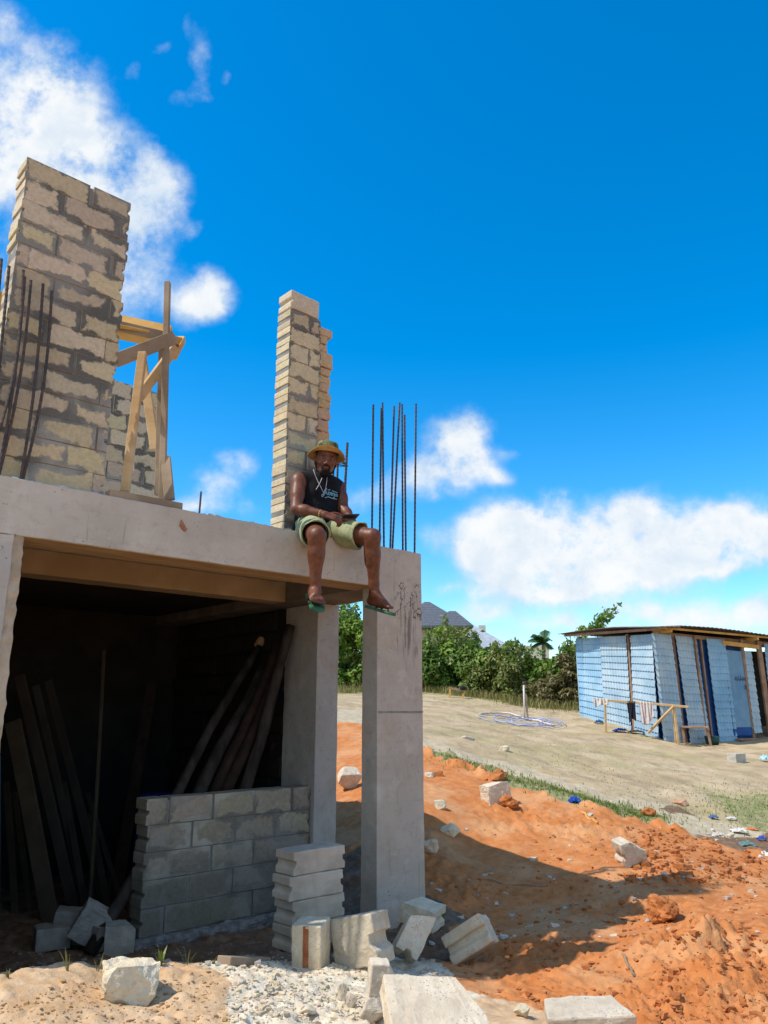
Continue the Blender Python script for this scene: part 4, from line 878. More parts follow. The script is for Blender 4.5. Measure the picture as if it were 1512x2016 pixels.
def block_mesh(L, W, Hh, groove='ends', cuts=(), seed=0, dg=None, face_groove=None):
    """a hollowed-end block; cuts: planes (point, normal) that broke pieces off"""
    mb = MB(); uv = []; block_faces(mb, Matrix.Identity(4), L, W, Hh, groove in ('ends', 'left'), groove in ('ends', 'right'), (1, 1, 1), uv, False, dg=dg or .028, gw=Hh * .11)
    me = bpy.data.meshes.new('block'); me.from_pydata(mb.v, [], mb.f); bm = bmesh.new(); bm.from_mesh(me); bmesh.ops.remove_doubles(bm, verts=bm.verts, dist=1e-5)
    for co, no in cuts:
        g = bm.verts[:] + bm.edges[:] + bm.faces[:]; r_ = bmesh.ops.bisect_plane(bm, geom=g, plane_co=co, plane_no=no, clear_outer=True); ed = [e for e in r_['geom_cut'] if isinstance(e, bmesh.types.BMEdge)]
        bmesh.ops.triangle_fill(bm, use_beauty=True, edges=ed)
    bmesh.ops.recalc_face_normals(bm, faces=bm.faces); bm.to_mesh(me); bm.free(); return me
def addtint(me):
    if 'tint' not in me.color_attributes:
        k = random.uniform(.85, 1.08); c = (k, k * random.uniform(.96, 1.0), k * random.uniform(.88, 1.0), 1); at = me.color_attributes.new('tint', 'FLOAT_COLOR', 'POINT'); at.data.foreach_set('color', np.tile(np.array(c, 'f'), len(me.vertices)))
def put_down(name, me, mat, px, py, eul, label, cat='block', group=None, sink=.02, back=.5, bevel=.009, sub=2, disp=.02, dscale=.07, lift=None, top=None, parent=None):
    """stand the mesh on the ground where the photograph shows its foot"""
    addtint(me)
    R_ = (CAMB.to_4x4() @ (eul if isinstance(eul, Matrix) else Euler([rad(a) for a in eul], 'XYZ').to_matrix()).to_4x4())
    g = hit(px, py, base_h); co = np.array([tuple(R_ @ v.co) for v in me.vertices])
    dep = co @ CF; c = g + CF * (-dep.min()) * back
    zb = H(c[0], c[1]) if top is None else top
    o = link(name, me, mat, parent, (c[0], c[1], zb - co[:, 2].min() - sink), bevel, 2, sub, disp, dscale); o.rotation_euler = R_.to_euler(); me.name = name
    if label: tag(o, label, cat, group)
    return o
def rock_mesh(rx, ry, rz, seed, n=16):
    r = random.Random(seed); bm = bmesh.new()
    for i in range(n):
        a = Vector((r.gauss(0, 1), r.gauss(0, 1), r.gauss(0, 1))).normalized(); k = r.uniform(.8, 1.05); bm.verts.new((a.x * rx * k, a.y * ry * k, a.z * rz * k))
    bmesh.ops.convex_hull(bm, input=bm.verts); loose = [v for v in bm.verts if not v.link_faces]; bmesh.ops.delete(bm, geom=loose, context='VERTS')
    me = bpy.data.meshes.new('stone'); bm.to_mesh(me); bm.free(); return me
FALL = 'concrete blocks tumbled in front of the column'
b1 = put_down('concrete_block', block_mesh(.19, .20, .27, 'none'), PALE, 609, 1906, (3, 0, -12), 'upright concrete block with a rust red stripe, foot of the block stack', group=FALL, back=.6, sink=.03)
put = MB(); put.box((-.020, -.103, -.13), (.016, -.0985, .133)); st_ = put.build('rust_stripe', RUST, b1, world=False, disp=.012, sub=3, dscale=.04)
RX, RY, RZ = (lambda a, k=k: Matrix.Rotation(rad(a), 3, k) for k in 'XYZ')
put_down('concrete_block', block_mesh(.32, .21, .29, 'right', dg=.04), PALE, 712, 1914, RY(-10) @ RX(-10) @ RZ(-30), 'large pale tilted concrete block with grooved end, middle of the tumbled heap', group=FALL, back=.5, sink=.02)
put_down('concrete_block', block_mesh(.30, .15, .17, 'left', [((.1, 0, .0), (1, .3, .5))], dg=.03), PALE, 815, 1908, RY(-58) @ RZ(28), 'broken concrete block leaning on edge, right of the large tilted block', group=FALL, back=.6)
put_down('concrete_block', block_mesh(.30, .2, .15, 'ends', [((-.1, 0, .05), (-1, .2, .6))], dg=.03), PALE, 832, 1868, RY(6) @ RX(8) @ RZ(-30), 'concrete block lying against the column foot, behind the leaning block', group=FALL, back=.5, sink=-.08)
put_down('concrete_block', block_mesh(.20, .33, .20, 'left', dg=.035), PALE, 930, 1908, RY(-28) @ RX(-24) @ RZ(78), 'grooved concrete block tipped on its corner beside the orange dirt', group=FALL, back=.6, sink=.04)
put_down('broken_block', block_mesh(.15, .10, .26, 'none', [((.05, 0, .08), (.9, 0, .6)), ((-.06, 0, -.1), (-1, 0, -.5))]), PALE, 752, 1992, (4, 6, 10), 'narrow broken block standing upright in the white rubble', 'block', back=.6, sink=.05)
put_down('broken_block', block_mesh(.09, .12, .20, 'none'), PALE, 794, 1996, (0, -24, 8), 'thin block piece leaning against the large flat slab', 'block', back=.5, sink=.05)
put_down('broken_slab', block_mesh(.46, .40, .11, 'none', [((.17, .1, 0), (.9, .45, 0)), ((-.2, -.15, 0), (-.9, -.4, 0))]), PALE, 862, 2062, (26, 5, 10), 'large flat pale slab sloping to the viewer at the bottom edge', 'slab', back=.5, sink=.07)
def chipped(L, W, Hh, seed):
    """a block worn round by many small breaks"""
    r = random.Random(seed); cuts = []
    for i in range(16):
        n_ = Vector((r.gauss(0, 1), r.gauss(0, 1), r.gauss(0, .8))).normalized(); d_ = abs(n_.x) * L / 2 + abs(n_.y) * W / 2 + abs(n_.z) * Hh / 2; k = r.uniform(.72, .9); cuts.append((tuple(n_ * d_ * k), tuple(n_)))
    return block_mesh(L, W, Hh, 'none', cuts)
put_down('broken_block', chipped(.25, .21, .16, 12), PALE, 238, 1979, (-4, 5, 28), 'big chipped block alone on the sandy mound at left', 'block', back=.55, sink=.03, disp=.045, dscale=.09, sub=3)
put_down('broken_slab', block_mesh(.42, .2, .12, 'none', [((.18, 0, 0), (1, .4, .2))]), PALE, 1170, 2044, (8, -4, -6), 'long pale slab piece at the bottom edge below the orange dirt', 'slab', back=.5, sink=.03)
for (px_, py_, r_, sd, lb) in ((468, 1952, (.045, .035, .032), 3, 'small round white stone on the rubble left of the blocks'), (672, 1975, (.028, .03, .06), 4, 'upright pointed white stone in the rubble'),
        (606, 1998, (.05, .04, .032), 5, 'low angular white stone at the bottom of the rubble'), (692, 1985, (.04, .03, .05), 6, 'reddish edged white stone beside the pointed stone'), (730, 2012, (.075, .06, .07), 8, 'rounded white stone at the bottom edge left of the slab'),
        (560, 1925, (.03, .03, .018), 9, 'flat tan stone near the top of the rubble'), (1105, 2015, (.10, .06, .05), 12, 'pale stone lump left of the long slab piece'), (1030, 2008, (.05, .05, .035), 13, 'small pale stone right of the big flat slab'),
        (635, 1932, (.04, .03, .02), 14, 'small brown stone in front of the upright block'), (520, 1950, (.025, .02, .012), 15, 'little flat stone beside the round white stone')):
    put_down('stone', rock_mesh(*r_, sd), PALE, px_, py_, (random.uniform(-8, 8), random.uniform(-8, 8), random.uniform(0, 90)), lb, 'stone', back=.5, sink=.012, bevel=.006, sub=2, disp=.012, dscale=.03)
# stones and broken blocks scattered on the orange slope
SLOPE = [(978, 1588, .19, .16, .20, 21, 'large white broken block beside a dark clod on the orange slope'), (864, 1597, .13, .09, .075, 22, 'flat white stone high on the slope next to the column'), (886, 1645, .14, .10, .095, 23, 'cream stone at the edge of the house shadow'),
         (848, 1678, .11, .09, .12, 24, 'grey block piece half hidden by the column in shade'), (688, 1555, .20, .16, .20, 25, 'tilted white block seen between the two columns'), (1310, 1730, .045, .04, .045, 26, 'small white stone inside the far tip of the shadow'),
         (1378, 1812, .09, .04, .035, 27, 'slim white stone on top of the orange mound'), (1340, 1584, .14, .1, .085, 28, 'reddish stone on the sandy edge above the slope'), (995, 1480, .12, .1, .08, 29, 'pale stone on the bare sandy field'), (922, 1458, .22, .1, .06, 30, 'low pair of pale stones at the top of the field'),
         (916, 1638, .06, .04, .03, 31, 'small stone right of the cream stone'), (965, 1720, .06, .05, .03, 32, 'small grey stone in the middle of the shade'), (1125, 1668, .06, .035, .02, 33, 'flat pebble on the slope below the blue rag'), (846, 1530, .1, .08, .06, 34, 'small grey stone at the top of the slope by the column'),
         (1210, 1850, .05, .04, .03, 35, 'small white stone at the near end of the shade'), (1095, 1836, .05, .05, .03, 36, 'grey stone in the shade near the mound'), (846, 1482, .09, .06, .05, 37, 'pale stone on the orange ridge right of the column'), (1440, 1650, .09, .07, .05, 38, 'pale stone beside the heap of litter'), (1018, 1700, .03, .03, .02, 39, 'tiny white pebble in the shade')]
for (px_, py_, a_, b_, c_, sd, lb) in SLOPE:
    put_down('stone', chipped(.36, .26, .27, 5) if sd == 21 else rock_mesh(a_, b_, c_, sd, 14), PALE if sd != 28 else simple('reddish_stone', (.4, .2, .11), (.55, .34, .22), 9), px_, py_, (random.uniform(-10, 10), random.uniform(-10, 10), random.uniform(0, 60)), lb, 'stone', back=.5, sink=.035, bevel=.012, sub=2, disp=.03, dscale=.07)
put_down('broken_block', block_mesh(.26, .2, .24, 'left', [((.05, 0, .06), (.7, 0, .8))]), PALE, 1245, 1708, (8, -14, 12), 'broken white block with notched top standing on the orange slope', 'block', back=.5, sink=.03, disp=.04)
CLODM = simple('orange_clod', (.34, .115, .034), (.48, .19, .065), 9, .97, .9, 40)
for (px_, py_, r_, sd, lb) in ((1312, 1822, .17, 41, 'big crumbly orange clod on the crest of the mound'), (1003, 1596, .14, 42, 'dark clod leaning on the white block'), (985, 1536, .13, 43, 'orange clod on the ridge beside the grass'), (1280, 1605, .11, 44, 'orange clod at the sandy edge')):
    put_down('dirt_clod', rock_mesh(r_, r_ * .8, r_ * .75, sd, 22), CLODM, px_, py_, (0, 0, sd * 20), lb, 'clod', back=.5, sink=.03, bevel=.02, sub=3, disp=.08, dscale=.06)
# ---- stack of five blocks
SB = simple('stacked_block', (.36, .315, .25), (.50, .44, .35), 5, .92, .5, 40, tint=True)
bme = block_mesh(.475, .225, .158, 'ends', dg=.024)
names5 = ['topmost concrete block of the stack in front of the low wall', 'second concrete block from the top of the stack', 'third concrete block from the top of the stack', 'lowest dark concrete block of the stack on the soil']
s0 = atY(571, 1878, 5.84); zb = s0[2]
for i in range(4):
    bme = block_mesh(.475, .225, .158, 'ends', dg=.024); addtint(bme)
    dx, dy, rz = ((.0, .0, 0), (.012, .005, 1), (-.012, 0, -1.5), (.015, .01, 1), (0, 0, -.5))[i]
    o = link('stacked_block', bme, None, None, (s0[0] + .237 + dx, s0[1] + .112 + dy, zb + .079 + i * .1605), .008, 2, 2, .012, .08); o.rotation_euler = (0, 0, rad(rz))
    bme.materials.append(SB)
    tag(o, names5[3 - i], 'block', 'stack of concrete blocks by the low wall')

# ---- pieces in the dark of the room
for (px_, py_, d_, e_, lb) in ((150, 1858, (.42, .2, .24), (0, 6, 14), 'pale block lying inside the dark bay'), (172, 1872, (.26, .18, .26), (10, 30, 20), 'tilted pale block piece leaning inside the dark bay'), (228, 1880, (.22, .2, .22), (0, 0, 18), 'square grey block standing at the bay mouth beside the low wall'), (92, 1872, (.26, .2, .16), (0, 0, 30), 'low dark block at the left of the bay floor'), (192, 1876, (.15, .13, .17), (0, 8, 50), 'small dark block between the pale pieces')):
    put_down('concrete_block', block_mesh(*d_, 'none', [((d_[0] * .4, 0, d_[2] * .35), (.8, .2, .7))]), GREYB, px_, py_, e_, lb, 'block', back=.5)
# ---- crushed white rubble and crumbs: uncountable
def scatter(name, mat, n, area, size, kind, flat=.6, accept=None):
    r = np.random.default_rng(5 + n); mb = MB(); N = n * 3; px_ = r.uniform(area[0], area[2], N); py_ = r.uniform(area[1], area[3], N)
    R_ = (px_[:, None] - 756) * CR + (1008 - py_[:, None]) * yc + FPX * (math.cos(PITCH) * CF + math.sin(PITCH) * UP); R_ = R_ / FPX
    t = np.full(N, 4.5)
    for it in range(9): t = t * np.clip(base_h(R_[:, 0] * t, R_[:, 1] * t) / (R_[:, 2] * t), .3, 3) ** .8
    P = R_ * t[:, None]; zz, W = ground_full(P[:, 0], P[:, 1], True)
    ok = ((t < 30) if accept is None else (W[KN.index(accept)] > .45)) & (np.abs(P[:, 2] - base_h(P[:, 0], P[:, 1])) < .03)
    for P_, z_ in list(zip(P[ok], zz[ok]))[:n]:
        s_ = size[0] * (size[1] / size[0]) ** (r.random() ** 2.2); an = r.uniform(0, 6.28); ca, sa = math.cos(an), math.sin(an)
        bx = np.array([(-1, -1, -1), (1, -1, -1), (1, 1, -1), (-1, 1, -1), (-1, -1, 1), (1, -1, 1), (1, 1, 1), (-1, 1, 1)], float); bx += r.uniform(-.5, .5, bx.shape); bx *= s_ * np.array((.6, .5, flat * .5)); bx[:, 0], bx[:, 1] = bx[:, 0] * ca - bx[:, 1] * sa, bx[:, 0] * sa + bx[:, 1] * ca
        v_ = r.uniform(.75, 1.1); mb.add(bx + np.array((P_[0], P_[1], z_ + s_ * .12)), [(0, 3, 2, 1), (4, 5, 6, 7), (0, 1, 5, 4), (1, 2, 6, 5), (2, 3, 7, 6), (3, 0, 4, 7)], (v_, v_ * r.uniform(.93, 1), v_ * r.uniform(.82, 1)))
    o = mb.build(name, mat, None, fix=False); return tag(o, kind=kind)
scatter('crushed_rubble', PALE, 2600, (430, 1895, 900, 2016), (.004, .024), 'stuff', accept='rubble')
scatter('soil_crumbs', CLODM, 1100, (850, 1500, 1512, 2016), (.006, .04), 'stuff', accept='orange')
scatter('sand_crumbs', simple('tan_crumb', (.36, .22, .11), (.5, .34, .2), 9, .97, .5, tint=True), 500, (0, 1925, 470, 2016), (.004, .016), 'stuff', accept='tan')
scatter('ridge_clods', CLODM, 260, (836, 1478, 1010, 1545), (.02, .11), 'stuff', .8, 'orange'); scatter('ridge_clods', CLODM, 420, (1230, 1630, 1512, 1745), (.015, .08), 'stuff', .8, 'orange'); scatter('heap_crumbs', CLODM, 420, (1290, 1860, 1512, 2014), (.006, .04), 'stuff', .8, 'orange')
scatter('chips', simple('grey_white_chip', (.45, .42, .37), (.6, .57, .5), 9, .95, .5, tint=True), 260, (840, 1560, 1500, 1860), (.008, .05), 'stuff')
scatter('floor_chips', GREYB, 400, (20, 1870, 700, 1912), (.006, .03), 'stuff')
# ---- bits of cloth and litter, sticks
BLUE = cloth('royal_blue_cloth', (.012, .05, .30), (.02, .08, .42), 20)
def rag(name, px, py, sx, sy, h_, mat, label, cat='cloth', seed=1):
    g = hit(px, py); n = 14; mb = MB(); r = np.random.default_rng(seed); vs = []
    for i in range(n):
        for j in range(n):
            a = (i / (n - 1) - .5) * 2; b = (j / (n - 1) - .5) * 2; rr = 1 - .25 * abs(math.sin(3 * math.atan2(b, a) + seed)); x = a * sx * rr; y = b * sy * rr
            p = g + CR * x + CF * y; hump = max(0, 1 - (a * a + b * b) * .55); p = np.array((p[0], p[1], g[2] + .012 + h_ * hump * (.6 + .4 * math.sin(a * 7 + seed) * math.cos(b * 6 + seed * 2)) + .012 * r.random())); vs.append(p)
    mb.add(vs, [(i * n + j, (i + 1) * n + j, (i + 1) * n + j + 1, i * n + j + 1) for i in range(n - 1) for j in range(n - 1)]); o = mb.build(name, mat, None, smooth=True); md = o.modifiers.new('thick', 'SOLIDIFY'); md.thickness = .006
    return tag(o, label, cat)
rag('cloth', 1131, 1583, .085, .07, .10, BLUE, 'crumpled bright blue rag on the orange slope', seed=2)
def stick(px0, py0, px1, py1, r_, mat, label, lift=.02):
    a = hit(px0, py0); b = hit(px1, py1); mb = MB(); pts = [lerp(a, b, k) for k in np.linspace(0, 1, 7)]; pts = [np.array((p[0], p[1], H(p[0], p[1]) + lift + .01 * math.sin(i * 2.1))) for i, p in enumerate(pts)]
    mb.tube(pts, r_, 6); return tag(mb.build('stick', mat, None), label, 'stick')
stick(1147, 1610, 1178, 1626, .012, WOODY, 'short pale stick below the blue rag'); stick(1228, 1910, 1252, 1944, .009, WOODO, 'thin grey twig on the face of the orange mound'); stick(950, 1735, 1080, 1745, .006, WOODO, 'long thin stalk in the shade of the house', .01)
LIT = [(1455, 1640, .12, .06, .05, (.55, .53, .48), 'white litter scrap nearest the orange edge'), (1415, 1648, .1, .06, .05, (.45, .40, .36), 'pinkish litter scrap left of the heap'), (1470, 1668, .12, .07, .05, (.10, .20, .18), 'dark green bag in the litter heap'), (1500, 1655, .06, .05, .05, (.02, .07, .35), 'small blue wrapper at the right of the litter'), (1478, 1636, .09, .05, .03, (.55, .17, .05), 'orange wrapper on top of the litter'), (1440, 1615, .07, .04, .03, (.5, .5, .5), 'white paper above the litter heap'), (1505, 1690, .11, .07, .06, (.6, .6, .58), 'white bag at the frame edge below the litter'), (1405, 1612, .06, .05, .03, (.05, .12, .3), 'blue scrap on the grass by the litter')]
for i, (a, b, sx, sy, h_, c, lb) in enumerate(LIT): rag('litter', a, b, sx, sy, h_, simple('litter_film', c, tuple(min(1, x * 1.25) for x in c), 20, .5, .2), lb, 'litter', seed=i + 4)
# ------------------------------------------------------------------ scaffold on the deck
SCF = thing('wooden_scaffold', 'rough timber scaffold with plank top standing on the deck beside the tall pier', 'scaffold', (2.3, 5.4, ZD))
def timber(name, a, b, w_, h_, mat, side=None, parent=SCF, bend=0.0, n=4): 
    mb = MB(); mb.bar(a, b, w_, h_, side, n, None, bend); return mb.build(name, mat, parent, bevel=.004)
timber('sole_plate', V(2.045, 5.06, ZD + .026), V(2.60, 5.07, ZD + .03), .052, .09, WOODO, (0, 0, 1))
timber('post', onv(246, 968, 5.20), onv(281, 694, 5.26), .062, .045, WOOD, CR); p0_ = onv(320, 985, 5.22); p0_[2] = ZD + .05
timber('post', p0_, onv(330, 556, 5.36), .045, .05, WOODO, CR)
timber('post', onv(310, 975, 5.55), onv(318, 690, 5.6), .04, .05, WOODO, CR)
timber('brace', onv(279, 700, 5.9), onv(305, 885, 5.75), .075, .03, WOOD, CR)
timber('brace', onv(273, 783, 5.34), onv(346, 684, 5.42), .075, .035, WOOD, (0, 0, 1))
timber('rail', onv(225, 711, 5.36), onv(345, 664, 5.30), .105, .035, WOODO, (0, 0, 1))
timber('plank', onv(226, 640, 5.62), onv(330, 664, 5.44), .085, .03, WOODO, (0, 0, 1))
timber('plank', onv(226, 652, 5.70), onv(352, 678, 5.56), .30, .022, WOODY, (0, 1, .1))
timber('plank', onv(236, 630, 6.0), onv(336, 652, 5.75), .10, .04, WOODY, (0, .4, 1))
timber('bearer', onv(340, 702, 5.50), onv(358, 668, 5.70), .06, .06, WOODY, (0, 0, 1))
a = onv(326, 900, 5.24); b = onv(334, 985, 5.12)
timber('offcut', a, b, .075, .03, WOODO, CR)
tag(timber('plank', onv(-30, 600, 5.8), onv(9, 606, 5.75), .25, .03, WOODY, (0, 0, 1), None), 'orange plank edge behind the tall pier at the left frame edge', 'plank')
mb = MB(); mb.tube([onv(262, 925, 5.6), onv(265, 830, 5.7)], .009, 8); tag(mb.build('pipe', simple('white_plastic', (.7, .7, .7), (.75, .75, .75), 8, .4, 0), None, smooth=True), 'thin white pipe leaning behind the front scaffold post', 'pipe')
# ------------------------------------------------------------------ timber poles and planks stored in the dark bay
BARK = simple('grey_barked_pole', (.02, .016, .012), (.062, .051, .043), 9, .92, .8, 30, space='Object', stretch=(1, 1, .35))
BARK2 = simple('brown_pole', (.02, .011, .008), (.04, .022, .015), 9, .9, .7, 30)
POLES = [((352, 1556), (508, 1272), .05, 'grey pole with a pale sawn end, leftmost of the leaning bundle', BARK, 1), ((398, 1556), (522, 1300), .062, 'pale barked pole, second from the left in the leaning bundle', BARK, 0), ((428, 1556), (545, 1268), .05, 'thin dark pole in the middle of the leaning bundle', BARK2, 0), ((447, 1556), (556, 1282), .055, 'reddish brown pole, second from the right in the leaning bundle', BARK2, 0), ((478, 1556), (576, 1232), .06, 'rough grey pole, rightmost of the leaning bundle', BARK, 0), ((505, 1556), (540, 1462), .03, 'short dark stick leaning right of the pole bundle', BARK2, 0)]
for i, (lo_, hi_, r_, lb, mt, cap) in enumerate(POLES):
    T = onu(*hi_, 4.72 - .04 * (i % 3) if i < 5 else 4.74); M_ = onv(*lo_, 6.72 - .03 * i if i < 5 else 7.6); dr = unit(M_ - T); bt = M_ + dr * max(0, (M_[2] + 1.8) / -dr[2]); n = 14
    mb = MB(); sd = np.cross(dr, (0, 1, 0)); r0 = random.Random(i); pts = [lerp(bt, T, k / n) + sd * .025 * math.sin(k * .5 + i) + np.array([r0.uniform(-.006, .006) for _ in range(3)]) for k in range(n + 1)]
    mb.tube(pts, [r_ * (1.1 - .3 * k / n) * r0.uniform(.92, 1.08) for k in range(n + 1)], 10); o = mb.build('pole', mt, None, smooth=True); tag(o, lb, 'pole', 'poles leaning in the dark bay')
    if cap: c_ = MB(); c_.tube([T, T - dr * .10], r_ * .92, 10); c_.build('sawn_end', WOOD, o)
PLK = simple('shade_dark_plank', (.035, .027, .02), (.06, .046, .034), 3, .92, .4, 25, space='World', stretch=(1, 1, .5)); PLK2 = simple('shade_dark_board', (.07, .05, .03), (.10, .075, .045), 3, .92, .4, 25, space='World')  # timber colours darkened to carry the shade of the bay
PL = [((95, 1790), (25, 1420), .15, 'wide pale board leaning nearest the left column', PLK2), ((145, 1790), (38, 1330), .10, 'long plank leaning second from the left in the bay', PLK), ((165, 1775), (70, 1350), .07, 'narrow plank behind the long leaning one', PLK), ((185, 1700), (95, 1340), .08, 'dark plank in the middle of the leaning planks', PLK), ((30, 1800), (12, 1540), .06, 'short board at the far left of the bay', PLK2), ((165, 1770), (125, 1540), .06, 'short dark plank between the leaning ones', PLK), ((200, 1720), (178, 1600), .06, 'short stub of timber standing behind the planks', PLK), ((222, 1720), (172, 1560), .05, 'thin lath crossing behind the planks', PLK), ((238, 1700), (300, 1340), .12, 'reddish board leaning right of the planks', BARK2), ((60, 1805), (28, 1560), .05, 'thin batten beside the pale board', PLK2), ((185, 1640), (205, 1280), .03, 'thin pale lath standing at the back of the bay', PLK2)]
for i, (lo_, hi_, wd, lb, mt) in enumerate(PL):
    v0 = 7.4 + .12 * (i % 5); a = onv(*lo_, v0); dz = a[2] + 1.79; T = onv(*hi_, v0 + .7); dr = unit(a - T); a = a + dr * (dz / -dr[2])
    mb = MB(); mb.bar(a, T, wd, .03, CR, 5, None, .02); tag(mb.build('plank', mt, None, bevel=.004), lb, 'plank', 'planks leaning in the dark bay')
mb = MB(); c = onv(311, 1560, 8.0); c[2] = -1.79; mb.lathe([(0, 0), (.2, 0), (.22, .03), (.215, .4), (.23, .42), (.215, .45), (.22, .85), (.2, .95), (0, .96)], 24, Matrix.Translation(c)); tag(mb.build('plastic_barrel', simple('blue_plastic', (.01, .03, .16), (.015, .04, .2), 6, .5, .1), None, smooth=True), 'dark blue plastic barrel standing deep in the bay behind the low wall', 'barrel')
a = onv(5, 1840, 5.9); b = onv(3, 1490, 5.9); mb = MB(); mb.bar(V(a[0] - .08, a[1], -1.8), V(b[0] - .08, b[1] + .1, b[2]), .2, .02, (1, 0, 0)); tag(mb.build('board', simple('blue_painted_board', (.03, .085, .14), (.05, .12, .18), 5, .8, .2), None), 'blue painted board standing against the left column', 'board')
mb = MB(); a = hit(440, 1903); b = hit(520, 1899); mb.bar(a + UP * .03, b + UP * .02, .045, .09, (0, 0, 1)); tag(mb.build('plank', WOODO, None, bevel=.004), 'short plank lying in the shaded soil in front of the low wall', 'plank')
# ------------------------------------------------------------------ blue sheet metal shack
HB0 = V(*(7.12 * CR + 20.0 * CF)); ang = math.atan2(1.25, 3.0); R1 = CR * math.cos(ang) + CF * math.sin(ang); L1 = -CR * math.sin(ang) + CF * math.cos(ang)  # R1 along the front wall, L1 along the left wall (away)
HUT = thing('shack', 'shack clad in pale blue tile profile sheets with a low brown roof', 'shack', (HB0[0], HB0[1], -.85))
nR = np.cross(R1, UP); nR = nR if nR @ CF < 0 else -nR; nL = -R1
def tin(cx1, cx2): pass
def tinmat(name, c1, c2, dirt=(.36, .30, .22), k=.35):
    m, t, b = principled(name, .55, .4); p = coord(t, 'World'); n = t.noise(p, 1.6, 5, .6); n2 = t.noise(t.scaled(p, (3, 3, .5)), 3.0, 6, .65)
    col = t.mix(t.ramp(n, .35, .65), c1, c2); col = t.mix(t.math('MULTIPLY', t.ramp(n2, .5, .75), k), col, dirt); t.l.new(col, b.inputs['Base Color']); setbump(t, b, t.noise(p, 25, 5), .15, .01); return m
TIN = [tinmat('pale_blue_sheet', (.24, .42, .57), (.37, .54, .67)), tinmat('grey_blue_sheet', (.28, .42, .53), (.41, .53, .61), k=.45), tinmat('sky_blue_sheet', (.17, .36, .55), (.28, .48, .66))]
TARP = simple('deep_blue_tarp', (.012, .07, .26), (.02, .11, .36), 3, .6, .3, 8, space='World'); DOORB = tinmat('dusty_blue_sheet', (.10, .24, .40), (.16, .31, .46), (.33, .33, .33), .45)
HP = simple('brown_shack_timber', (.26, .155, .10), (.36, .235, .16), 5, .85, .3, 20, space='World')
def P_h(wall, s, z, out=0.0):
    """a point on the shack: wall 0 = left wall (s metres away from the corner), 1 = front wall"""
    d_, n_ = ((L1, nL), (R1, nR))[wall]; lean = .02 * s if wall == 0 else .03
    return HB0 + d_ * s + n_ * out + UP * z
def wall_at(px, wall):
    """distance along the wall of a picture column at eye height"""
    r = ray(px, 1399.5); d_ = (L1, R1)[wall]; A = np.array([[r[0], -d_[0]], [r[1], -d_[1]]]); t_, s_ = np.linalg.solve(A, HB0[:2]); return s_
def sheet(wall, s0, s1, zb0, zb1, zt0, zt1, mat, out=.0, rowh=.185, wave=.105, shear=0.0, name='wall_sheet', lab=None):
    """tile profile sheet: rows that lap over the row below, shallow channels down it"""
    mb = MB(); W_ = abs(s1 - s0); nx = max(6, int(W_ / .0263)); H_ = max(zt0 - zb0, zt1 - zb1); rows = max(1, round(H_ / rowh)); vs = []; ny = 0
    for row in range(rows):
        for fr in (0, .5, 1.0):
            for i in range(nx + 1):
                a = i / nx; s = s0 + (s1 - s0) * a; zt = lerp(zt0, zt1, a); zb = lerp(zb0, zb1, a); chan = math.cos(2 * math.pi * s / wave); z = zt - (zt - zb) * (row + fr) / rows - (.018 * max(0, chan) if fr == 1.0 else (.018 * max(0, chan) if fr == 0 and row else 0))
                o_ = out + .027 * fr - .012 + .013 * chan + .03 * math.sin(s * 2.1 + z * .7 + s0); vs.append(P_h(wall, s + shear * (z - zb0), z, o_))
            ny += 1
    mb.add(vs, [(j * (nx + 1) + i, j * (nx + 1) + i + 1, (j + 1) * (nx + 1) + i + 1, (j + 1) * (nx + 1) + i) for j in range(ny - 1) for i in range(nx)]); o = mb.build(name, mat, HUT, fix=True)
    md = o.modifiers.new('thick', 'SOLIDIFY'); md.thickness = .004; md.offset = -1
    if lab: o['label'] = lab
    return o
gz = lambda wall, s, sink=.06: float(base_h(np.array([P_h(wall, s, 0)[0]]), np.array([P_h(wall, s, 0)[1]]))[0]) - sink
topz = lambda wall, s: (2.02 + .05 * s) if wall == 0 else (2.02 - .035 * s)
def wpanel(wall, pa, pb, mat, out=0.0, name='wall_sheet', shear=0.0, top=0.0, up=0.0, lab=None):
    a = wall_at(pa, wall); b = wall_at(pb, wall); a, b = min(a, b), max(a, b); return sheet(wall, a, b, gz(wall, a) + up, gz(wall, b) + up, topz(wall, a) - .1 - top, topz(wall, b) - .1 - top, mat, out, shear=shear, name=name, lab=lab)
SL = wall_at(1141, 0); SR = 6.2
mb = MB(); mb.prism([P_h(0, SL - .05, -1.3, -.12), P_h(0, .1, -1.3, -.12), P_h(0, .1, 1.86, -.12), P_h(0, SL - .05, 2.0, -.12)], -nL * .04); mb.build('tarp_lining', TARP, HUT)
mb = MB(); mb.prism([P_h(1, .1, -1.3, -.12), P_h(1, wall_at(1486, 1), -1.3, -.12), P_h(1, wall_at(1486, 1), 1.75, -.12), P_h(1, .1, 1.86, -.12)], -nR * .04); mb.build('tarp_lining', TARP, HUT)
wpanel(0, 1140, 1152, TIN[2], .02, shear=-.02); wpanel(0, 1149, 1194, TIN[0], .0, shear=-.03); wpanel(0, 1191, 1241, TIN[1], .03, shear=-.03); wpanel(0, 1249, 1297, TIN[1], .05, shear=-.03)
wpanel(1, 1303, 1341, TIN[1], .02, shear=-.05); wpanel(1, 1350, 1384, TIN[1], .03, shear=-.05); wpanel(1, 1385, 1394, TIN[0], .0, shear=-.05); wpanel(1, 1411, 1446, TIN[2], .03, shear=-.045)
